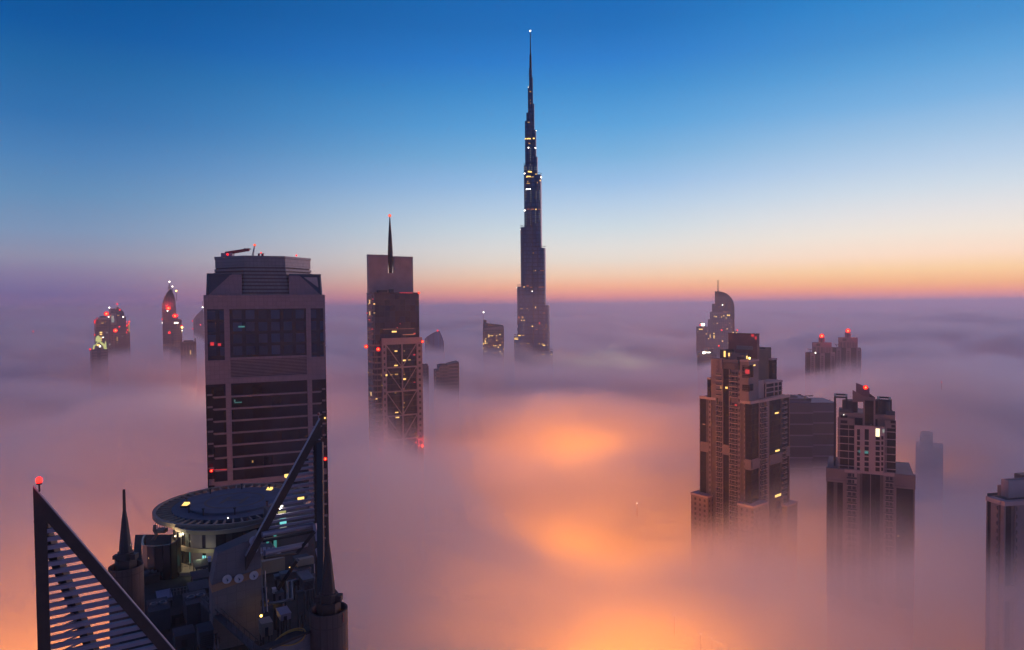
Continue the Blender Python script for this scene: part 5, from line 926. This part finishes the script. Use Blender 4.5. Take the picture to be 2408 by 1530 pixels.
for i in range(52):
    a = 2*math.pi*i/52; m = MB(); c_, s_ = math.cos(a), math.sin(a); m.bar((hx+12.2*c_, hy+12.2*s_, hz-0.45), (hx+(HR-.6)*c_, hy+(HR-.6)*s_, hz-0.45), 0.32, 0.7); fbuild(W2(m), 'helipad_rib', 'beige')
m = MB(); m.lathe([(9.3, hz-0.9), (9.3, hz+0.35), (9.0, hz+0.4)], 64, (hx, hy)); fbuild(W2(m), 'landing_pad', pm('landing_pad_paint', (0.085, 0.095, 0.13), 0.7, noise=0.2, nscale=0.4))
m = MB(); ring(m, 5.6, 6.1, hz+0.4, hz+0.42); m.box(hx-2.4, hx-1.6, hy-2.5, hy+2.5, hz+0.4, hz+0.42); m.box(hx+1.6, hx+2.4, hy-2.5, hy+2.5, hz+0.4, hz+0.42); m.box(hx-1.6, hx+1.6, hy-.4, hy+.4, hz+0.4, hz+0.42); fbuild(W2(m), 'pad_marking', pm('faded_marking_paint', (0.14, 0.11, 0.08), 0.8))
for ang in (0.4, 1.1, 1.8, 2.5, 3.3, 4.0, 4.45, 5.1, 5.8): 
    m = MB(); m.lathe([(0.16, hz), (0.14, hz+1.2), (0.3, hz+1.25), (0.3, hz+1.5)], 8, (hx+9.8*math.cos(ang), hy+9.8*math.sin(ang))); fbuild(W2(m), 'pad_edge_lamp', 'dark_metal')
for px, py in ((437, 1188), (634, 1168)):
    q = P(px, py, 147+(8.5 if px > 600 else -3)); m = MB(); m.box(q.x-0.75, q.x+0.75, q.y-0.8, q.y+0.8, hz-0.1, hz+0.35); h_ = fbuild(W2(m), 'stair_hatch', 'dark_metal')
    m = MB()
    for k in range(4): m.box(q.x-0.6, q.x+0.6, q.y-0.65+k*0.36, q.y-0.5+k*0.36, hz+0.35, hz+0.42+k*0.12)
    fbuild(W2(m), 'glowing_steps', 'yellow_lamp')  # yellow light on the hatch steps drawn as their own glow
m = MB(); m.lathe([(12.1, 200), (12.1, hz-0.9), (0.2, hz-0.88)], 48, (hx, hy)); fbuild(W2(m), 'drum_wall', pm('dark_curtain_glass', (0.02, 0.014, 0.012), 0.2))
dcx, dcy = P(540, 1250, 140).xy; dr = 10.4
zA = P(520, 1233, 130).z
m = MB(); m.lathe([(dr, 200), (dr, hz-0.95)], 48, (dcx, dcy)); fd = fbuild(W2(m), 'front_drum', pm('smoked_glass', (0.016, 0.014, 0.018), 0.12))
yF = dcy-dr
for y, h_ in ((1250, 0.75), (1292, 0.8)):
    z = P(500, y, yF+0.6).z; m = MB(); ring(m, dr-0.1, dr+0.45, z-h_/2, z+h_/2, 48, (dcx, dcy)); fbuild(W2(m), 'drum_band', 'beige')
    for a in range(0): pass
for k, (w_, a) in enumerate([(0.12, 4.5), (0.09, 4.78), (0.05, 3.65), (0.05, 3.9), (0.05, 4.1), (0.05, 4.3), (0.05, 5.1), (0.05, 5.4)]):
    m = MB(); n = 4; zt_, zb_ = hz-0.96, 247; pts = [(dcx+(dr+0.1)*math.cos(a+w_*(i/n*2-1)), dcy+(dr+0.1)*math.sin(a+w_*(i/n*2-1))) for i in range(n+1)]+[(dcx+(dr-0.1)*math.cos(a-w_*(i/n*2-1)), dcy+(dr-0.1)*math.sin(a-w_*(i/n*2-1))) for i in range(n+1)]
    m.prism(pts, zb_, zt_); fbuild(W2(m), 'drum_mullion', 'stone_plain' if w_ > 0.06 else 'dark_metal')
def drum_pane(px0, px1, y0, y1, mat, name='lit_window'):
    zz0, zz1 = P(460, y1, yF+1.5).z, P(460, y0, yF+1.5).z; out = []
    for px in (px0, px1):   # angle on the drum seen at the column
        k = (px-1204)/FP; best = min((abs((dcx+dr*math.cos(a))/(dcy+dr*math.sin(a))-k), a) for a in [math.pi+math.pi/2*i/300 for i in range(600)]); out.append(best[1])
    a0, a1 = out; n = 4; pts = [(dcx+(dr+0.08)*math.cos(a0+(a1-a0)*i/n), dcy+(dr+0.08)*math.sin(a0+(a1-a0)*i/n)) for i in range(n+1)]+[(dcx+(dr-0.02)*math.cos(a1+(a0-a1)*i/n), dcy+(dr-0.02)*math.sin(a1+(a0-a1)*i/n)) for i in range(n+1)]
    m = MB(); m.prism(pts, zz0, zz1); fbuild(W2(m), name, mat)
room = emat('yellow_room_light', (0.80, 0.72, 0.22), 0.45)
for a, b, mt in ((446, 455, room), (457.5, 467, 'cyan_room'), (469, 480, 'cyan_room'), (481.5, 492, room)): drum_pane(a, b, 1301, 1326, mt)
for a, b in ((474, 482), (487, 493)): drum_pane(a, b, 1268, 1287, pm('dim_lit_glass', (0.05, 0.05, 0.03), 0.3, emit=(0.5, 0.42, 0.16), es=0.22))
l = bpy.data.lights.new('door_spill_light', 'POINT'); l.energy = 160; l.color = (0.85, 0.95, 0.55); l.shadow_soft_size = 0.5; o = bpy.data.objects.new('door_spill_light', l); sc.collection.objects.link(o); o.location = P(468, 1312, 126.5)  # added lamp without fixture, outside the drum, for spill from the lit doors
drum_pane(427, 433, 1255, 1281, 'cyan_soft'); drum_pane(429, 434, 1296, 1320, 'cyan_soft'); drum_pane(476, 481, 1264, 1267, 'yellow_bright', 'ceiling_lamp')
# sunlit-looking terrace, its curved screen wall and its lamps
m = MB(); pts = [P(338, 1262, 137).xy, P(356, 1250, 141).xy, P(425, 1240, 140).xy, P(470, 1318, 128).xy, P(500, 1322, 127).xy, P(395, 1345, 126).xy, P(337, 1340, 127).xy]
zt_ = DK+0.6; m.prism([tuple(p) for p in pts], 200, zt_); fbuild(W2(m), 'terrace', 'beige')
def curvewall(p_, z0, z1, name, mat, t=0.35):
    m = MB()
    for (a, za), (b, zb_) in zip(zip(p_[:-1], z1[:-1]), zip(p_[1:], z1[1:])):
        a = Vector((*a, 0)); b = Vector((*b, 0)); n = Vector((-(b-a).y, (b-a).x, 0)).normalized()*t
        m.hexa([a+Vector((0,0,z0)), b+Vector((0,0,z0)), b+n+Vector((0,0,z0)), a+n+Vector((0,0,z0)), a+Vector((0,0,za)), b+Vector((0,0,zb_)), b+n+Vector((0,0,zb_)), a+n+Vector((0,0,za))])
    return fbuild(W2(m), name, mat)
cols = [(421, 1264, 127.0), (412, 1274, 125.8), (400, 1279.5, 125.0), (385, 1282, 124.8), (366, 1284, 125.2), (350, 1284, 126.5), (340, 1283, 128.5), (337, 1276, 131), (338, 1266, 134), (343, 1258, 137)]
cw = [P(a, b, Y) for a, b, Y in cols]; curvewall([tuple(c.xy) for c in cw], 235, [c.z for c in cw], 'curved_screen_wall', pm('dark_bronze_glass', (0.03, 0.018, 0.012), 0.25, noise=0.3, nscale=0.3))
# upper terrace wall on the left under the rim, with railing
for a, b in ((388, 396), (396, 402)): pass
m = MB(); q0, q1 = P(365, 1236, 142), P(386, 1233, 142); m.tube([P(364, 1236, 142), P(363, 1248, 142), P(368, 1258, 142), P(360, 1270, 141)], 0.35, 8); m.box(q0.x, q1.x, 142, 143.5, q1.z-2.0, q1.z-1.2); fbuild(W2(m), 'spiral_duct', 'duct')
m = MB()
for k in range(5): x = q0.x+(q1.x-q0.x)*k/4; m.box(x-0.04, x+0.04, 142, 142.08, q1.z-1.2, q1.z+0.2)
m.box(q0.x, q1.x, 142, 142.1, q1.z+0.1, q1.z+0.2); fbuild(W2(m), 'railing', 'lavender')
def lampt(px, py, Y, s, mat, label, col, e, name='wall_lamp', cat='lamp', rad=None):
    q = P(px, py, Y); t = thing(name, label, cat, tuple(q)); r = s*Y/FP/2
    m = MB(); m.box(-r*1.3, r*1.3, r*0.8, r*1.8, -r*1.3, r*1.3); m.build('housing', M['dark_metal'], t); m = MB(); m.sphere((0, 0, 0), r); m.build('bulb', M[mat], t, smooth=True)
    if e:
        l = bpy.data.lights.new('lamp_light', 'POINT'); l.energy = e; l.color = col; l.shadow_soft_size = r; o = bpy.data.objects.new('lamp_light', l); sc.collection.objects.link(o); o.location = (q.x, q.y-r*3, q.z+0.1)
WC = (1.0, 0.85, 0.5)
lampt(371, 1296-4, 129, 4.5, 'white_lamp', 'white lamp on the left part of the lit terrace', (0.9, 1.0, 0.6), 150)
lampt(412, 1262, 131.5, 3.5, 'yellow_lamp', 'warm lamp in the gap between screen wall and round drum', WC, 500); lampt(404, 1293, 129, 2.5, 'yellow_lamp', 'small yellow lamp beside the white terrace lamp', WC, 25)
lampt(662, 1190, 104, 6.5, 'white_lamp', 'dazzling white lamp seen through the right fin louvres', (1.0, 0.95, 0.8), 160); lampt(536, 1217+2, 131, 2.8, 'white_lamp', 'tiny white lamp under the helipad rim', (0.9, 1, 0.9), 0)
lampt(614, 1449, 99, 5.5, 'yellow_bright', 'bright yellow lamp at the foot of the pipes by the dish wall', (1.0, 0.62, 0.1), 35)
lampt(649, 1340, 118, 3, 'yellow_lamp', 'small orange lamp in the dark plant yard, left of two', (1, .5, .1), 8); lampt(681, 1335, 118, 2.5, 'yellow_lamp', 'small orange lamp in the dark plant yard, right of two', (1, .5, .1), 8)
lampt(350, 1365-52, 126, 2.6, 'yellow_lamp', 'dim yellow lamp low on the curved screen wall', (1, .8, .2), 0)
# right part of the round block seen through the fin
def blk(name, px0, px1, y0, y1, Y, dep, mat, par=None):
    a, b = P(px0, y1, Y), P(px1, y0, Y); m = MB(); e = Vector((math.cos(R(32)), math.sin(R(32)))); n = Vector((-e.y, e.x)); w = (b.x-a.x)/e.x*0.86
    a2 = Vector((a.x, a.y)); q = [a2, a2+e*w, a2+e*w+n*dep, a2+n*dep]; m.prism([tuple(v) for v in q], a.z, b.z); return fbuild(W2(m), name, mat, par)
blk('rear_block', 650, 738, 1222, 1345, 128, 10, 'concrete_dark'); blk('rear_terrace', 606, 650, 1302, 1330, 122, 8, 'beige')
for a, b, c, d, mt in ((655,672,1205,1211,room), (659,673,1222,1234,'cyan_room'), (659,674,1238,1246,'pale_lamp'), (667,682,1262,1265,'cyan_soft'), (689,702,1258,1262,'pale_lamp'), (617,625,1286,1302,room), (628,632,1272,1300,'cyan_soft'), (645,650,1258,1300,'cyan_soft'), (670,680,1117,1124,'yellow_lamp'), (693,698,1113,1120,'yellow_lamp'), (674,684,1123,1127,'yellow_lamp'), (701,708,1169,1177,'yellow_lamp'), (709,715,1169,1177,'yellow_lamp')):
    blk('lit_window', a, b, c, d, 127 if c > 1190 else 135, 0.4, mt)
blk('rear_panel', 650, 735, 1128, 1165, 140, 1, 'concrete_dark') if False else None
m = MB(); blk('chair_stack_terrace', 617, 648, 1302, 1306, 121, 5, 'wallbeige')
q = P(634, 1297, 121); t = thing('stacked_chairs', 'heap of white terrace chairs seen between the fin tubes', 'chairs', tuple(q), 0)
random.seed(4)
for k in range(5):
    x = -1.6+k*0.8; m = MB(); m.box(x-.3, x+.3, -.3, .3, -0.35, -0.28); m.bar((x-.25, .3, -0.3), (x-.3, .45, 0.5+0.1*(k%2)), 0.5, 0.06, up=(0,1,0)); 
    for sx_ in (-.27, .27):
        for sy_ in (-.27, .27): m.box(x+sx_-.03, x+sx_+.03, sy_-.03, sy_+.03, -0.75, -0.35)
    m.build('chair', M['white'], t)
# orange lit ledge right of the dish wall
blk('ledge_wall', 617, 668, 1322, 1352, 108, 1.0, 'beige')
blk('ledge_wall', 700, 738, 1318, 1334, 112, 1.0, 'beige')
# roof plant: things standing on the deck
def unit(name, label, cat, px0, px1, y0, y1, Y, dep, mat, rot=32, det=None, group=None, legs=True):
    """box shaped plant: near face between the photo columns and rows at depth Y"""
    a, b = P(px0, y1, Y), P(px1, y0, Y); w = (b.x-a.x)/math.cos(R(rot))*0.84; h_ = b.z-a.z
    t = thing(name, label, cat, (a.x, a.y, a.z), R(rot), group)
    m = MB(); m.box(0, w, 0, dep, 0, h_); m.box(-0.06, w+0.06, -0.06, dep+0.06, h_, h_+0.1); m.build('casing', M[mat], t)
    if a.z-DK > 0.4:
        for x in (0.15, w-0.15):
            for y in (0.15, dep-0.15): MB().box(x-.08, x+.08, y-.08, y+.08, DK-a.z, 0).build('leg', M['dark_metal'], t)
    if det == 'fan':
        for i in range(2): MB().lathe([(min(w, dep)*0.2, h_+0.1), (min(w, dep)*0.2, h_+0.4), (min(w, dep)*0.14, h_+0.4), (min(w, dep)*0.12, h_+0.2)], 16, (w*(0.28+0.44*i), dep/2)).build('fan', M['duct'], t)
    if det == 'grille':
        m = MB()
        for k in range(6): m.box(w*0.1, w*0.9, -0.08, 0, h_*(0.15+0.12*k), h_*(0.2+0.12*k))
        m.build('grille', M['dark_metal'], t)
    if det == 'door': MB().box(w*0.3, w*0.6, -0.06, 0, 0, h_*0.7).build('door', M['dark_metal'], t)
    return t
unit('air_handler', 'pale lavender air handling box with a square opening, right of the ducts', 'air conditioner', 713, 739, 1366, 1392, 107, 4, 'duct', det='grille')
unit('air_handler', 'grey panelled unit on a frame beside the right fin post', 'air conditioner', 700, 733, 1322, 1352, 113, 3, 'grey_paint', det='grille')
unit('duct', 'long pale ventilation duct lying across the plant yard', 'duct', 662, 732, 1352, 1366, 110, 1.4, 'duct')
unit('duct', 'shorter pale duct left of the long one', 'duct', 648, 672, 1358, 1366, 111, 1.2, 'duct')
unit('cable_tray', 'vertical looking pale cable tray running toward the drum', 'cable tray', 700, 713, 1395, 1448, 104, 0.6, 'grey_paint')
unit('equipment_box', 'light grey square cabinet between the looping pipes', 'cabinet', 650, 668, 1398, 1418, 104, 2, 'duct', det='door')
unit('equipment_box', 'white small cabinet standing on the grey one', 'cabinet', 643, 650, 1388, 1398, 104.5, 0.8, 'white')
unit('equipment_box', 'pink grey flat topped cabinet in front of the pipes', 'cabinet', 660, 684, 1448, 1462, 97, 2.6, 'lavender', det='door')
unit('equipment_box', 'dim yellow lit cabinet beside the bright yellow lamp', 'cabinet', 616, 640, 1470, 1500, 94, 2, 'beige', det='door')
unit('air_handler', 'large dark air handling unit under the left end of the dish wall', 'air conditioner', 440, 488, 1425, 1475, 103, 5, 'grey_paint', det='fan')
unit('air_handler', 'dark blue grey unit beside the left fin diagonal', 'air conditioner', 352, 395, 1442, 1490, 103, 5, 'grey_paint', det='fan')
unit('roof_hatch', 'tilted pale roof panel behind the left fin diagonal', 'hatch', 372, 402, 1412, 1419, 112, 4, 'lavender')
unit('equipment_box', 'dark low cabinet at the centre of the roof', 'cabinet', 405, 430, 1450, 1472, 106, 2, 'deck', det='door')
unit('equipment_box', 'blue grey block at the bottom of the roof, left of centre', 'cabinet', 412, 455, 1500, 1530, 96, 3, 'grey_paint', det='door')
unit('equipment_box', 'dark block at the bottom of the roof beside the stair', 'cabinet', 470, 500, 1490, 1530, 94, 3, 'grey_paint', det='grille')
unit('platform', 'upper step of the grey steel platform below the lit doors', 'platform', 460, 497, 1336, 1341, 122, 4, 'grey_paint')
unit('platform', 'middle step of the grey steel platform below the lit doors', 'platform', 455, 495, 1364, 1372, 115, 4, 'grey_paint')
unit('platform', 'lowest step of the grey steel platform below the lit doors', 'platform', 447, 492, 1392, 1402, 109, 4, 'grey_paint', det='grille')
unit('water_tank', 'dark box tank near the left drum', 'tank', 335, 372, 1360, 1378, 122, 4, 'deck', det='fan')
unit('equipment_box', 'white capped light fitting on the platform by the dish wall', 'cabinet', 490, 496, 1314, 1323, 118, 0.8, 'white')
def pipes(label, pts, r, mat='duct', Ys=None):
    w_ = [P(*p) for p in pts]; t = thing('pipe_run', label, 'pipes', tuple(w_[0])); m = MB(); m.tube([p-w_[0] for p in w_], r, 8); m.build('pipe', M[mat], t)
    m = MB(); m.tube([p-w_[0]+Vector((r*3, 0.2, 0)) for p in w_], r, 8); m.build('pipe', M[mat], t)
    for k in (1, -2): p = w_[k]-w_[0]; MB().box(p.x-r*2, p.x+r*5, p.y-r, p.y+r*3, min(p.z-1.0, p.z-r), p.z-r).build('support', M['dark_metal'], t)
pipes('twin pale pipes running down beside the dish wall to the yellow lamp', [(615, 1345, 104), (616, 1380, 102), (618, 1410, 100), (620, 1443, 98)], 0.14)
pipes('pale looped pipes round the grey square cabinet', [(622, 1421, 100), (650, 1417, 101), (676, 1411, 102), (675, 1370, 107), (700, 1362, 109), (745, 1350, 110)], 0.2)
pipes('thin pale pipes rising behind the roof stair', [(503, 1482, 100), (504, 1500, 97), (505, 1529, 93)], 0.12)
# stair / conveyor-like beam down to the right
a, b = P(478, 1418, 104), P(606, 1531, 86); t = thing('roof_stair', 'long grey steel stair slanting down in front of the dish wall', 'stair', tuple(a)); d_ = b-a
m = MB(); m.bar((0,0,0), d_, 0.9, 0.35); m.build('flight', M['grey_paint'], t)
for s_ in (-0.5, 0.5):
    m = MB(); m.bar((s_, 0, 1.0), d_+Vector((s_, 0, 1.0)), 0.06, 0.06)
    for k in range(12): q = d_*(k/11); m.bar(q+Vector((s_, 0, 0.1)), q+Vector((s_, 0, 1.0)), 0.05, 0.05, up=(0,1,0))
    m.build('handrail', M['dark_metal'], t)
MB().box(-0.3, 1.0, -0.3, 0.6, -3, -0.3).build('landing', M['grey_paint'], t)
# yellow hose looped over the front parapet
hp = [(622,1530,84.5),(640,1515,85.5),(660,1496,87.0),(680,1484,88.0),(700,1478.5,88.5),(714,1480,88.4),(718,1490,88.2),(712,1503,87.6),(698,1513,87.0),(680,1518,86.4),(655,1519,85.4),(634,1527,84.2)]
w_ = [P(*p) for p in hp]; t = thing('hose', 'yellow hose looped over the brown front parapet', 'hose', tuple(w_[0]))
def smooth_(p_, n=5):
    out = []
    for i in range(len(p_)-1):
        p0, p1, p2, p3 = p_[max(i-1,0)], p_[i], p_[i+1], p_[min(i+2,len(p_)-1)]
        for k in range(n): u_ = k/n; out.append(0.5*((2*p1)+(p2-p0)*u_+(2*p0-5*p1+4*p2-p3)*u_*u_+(3*p1-p0-3*p2+p3)*u_**3))
    return out+[p_[-1]]
m = MB(); m.tube(smooth_([p-w_[0] for p in w_]), 0.09, 8); m.build('outer_loop', M['yellow'], t, smooth=True)
m = MB(); m.tube(smooth_([P(a_-3+0.8*(i*0.4), b_+4, c_)-w_[0] for i, (a_, b_, c_) in enumerate(hp[1:6])]), 0.08, 8); m.build('inner_loop', M['yellow'], t, smooth=True)
# red lamp on the left fin
q = P(92, 1131, 67); fl_ = thing('aviation_light', 'brightest red aviation light on a short post at the tip of the left fin', 'beacon', tuple(q))
m = MB(); m.lathe([(0.08, -1.1), (0.08, -0.4), (0.24, -0.38), (0.24, -0.2)], 10); m.build('post', M['dark_metal'], fl_); m = MB(); m.lathe([(0.24, -0.2), (0.3, 0.0), (0.26, 0.26), (0.06, 0.4)], 14); m.build('lamp', emat('hottest_red_lamp', (1.0, 0.014, 0.008), 4.0), fl_, smooth=True)
l = bpy.data.lights.new('beacon_light', 'POINT'); l.energy = 90; l.color = (1, 0.03, 0.02); l.shadow_soft_size = 0.3; o = bpy.data.objects.new('beacon_light', l); sc.collection.objects.link(o); o.location = q+Vector((-0.1, -0.6, 0.4))
q = P(892, 1, 1); q = P(893-0, 1655/1.0*0+1, 1)
q = P(749, 974, 105.5); t = thing('aviation_light', 'small unlit red aviation light on the tip of the right fin', 'beacon', tuple(q)); MB().lathe([(0.06, -0.9), (0.06, -0.2)], 8).build('post', M['lavender'], t); MB().lathe([(0.16, -0.2), (0.2, 0), (0.1, 0.25)], 10).build('lamp', pm('unlit_red_glass', (0.25, 0.02, 0.02), 0.3), t)
q = P(804, 1452, 89); t = thing('extinguisher_box', 'small dark red box on the rim of the front drum', 'box', (q.x, q.y, q.z)); MB().box(-0.25, 0.25, -0.2, 0.2, -0.6, 0.6).build('body', pm('dark_red_paint', (0.20, 0.015, 0.015), 0.5), t); MB().box(-0.2, 0.2, -0.24, -0.2, 0.1, 0.4).build('door', M['dark_metal'], t)

for i, (px0, py0, Y0, px1, py1, Y1) in enumerate([(340, 1352, 128, 500, 1322, 127), (400, 1395, 112, 470, 1382, 113), (515, 1345, 110, 600, 1475, 97)][:2]):
    a, b = P(px0, py0, Y0), P(px1, py1, Y1); t = thing('roof_railing', ['long thin railing along the rear edge of the dark roof', 'short thin railing by the tilted pale roof panel'][i], 'railing', tuple(a)); d_ = b-a
    m = MB(); m.bar(Vector((0,0,.6)), d_+Vector((0,0,.6)), 0.07, 0.07); m.bar(Vector((0,0,.1)), d_+Vector((0,0,.1)), 0.06, 0.06); m.build('rail', M['duct'], t)
    for k in range(10): q = d_*(k/9); MB().box(q.x-.04, q.x+.04, q.y-.04, q.y+.04, q.z-0.6, q.z+.6).build('post', M['duct'], t)
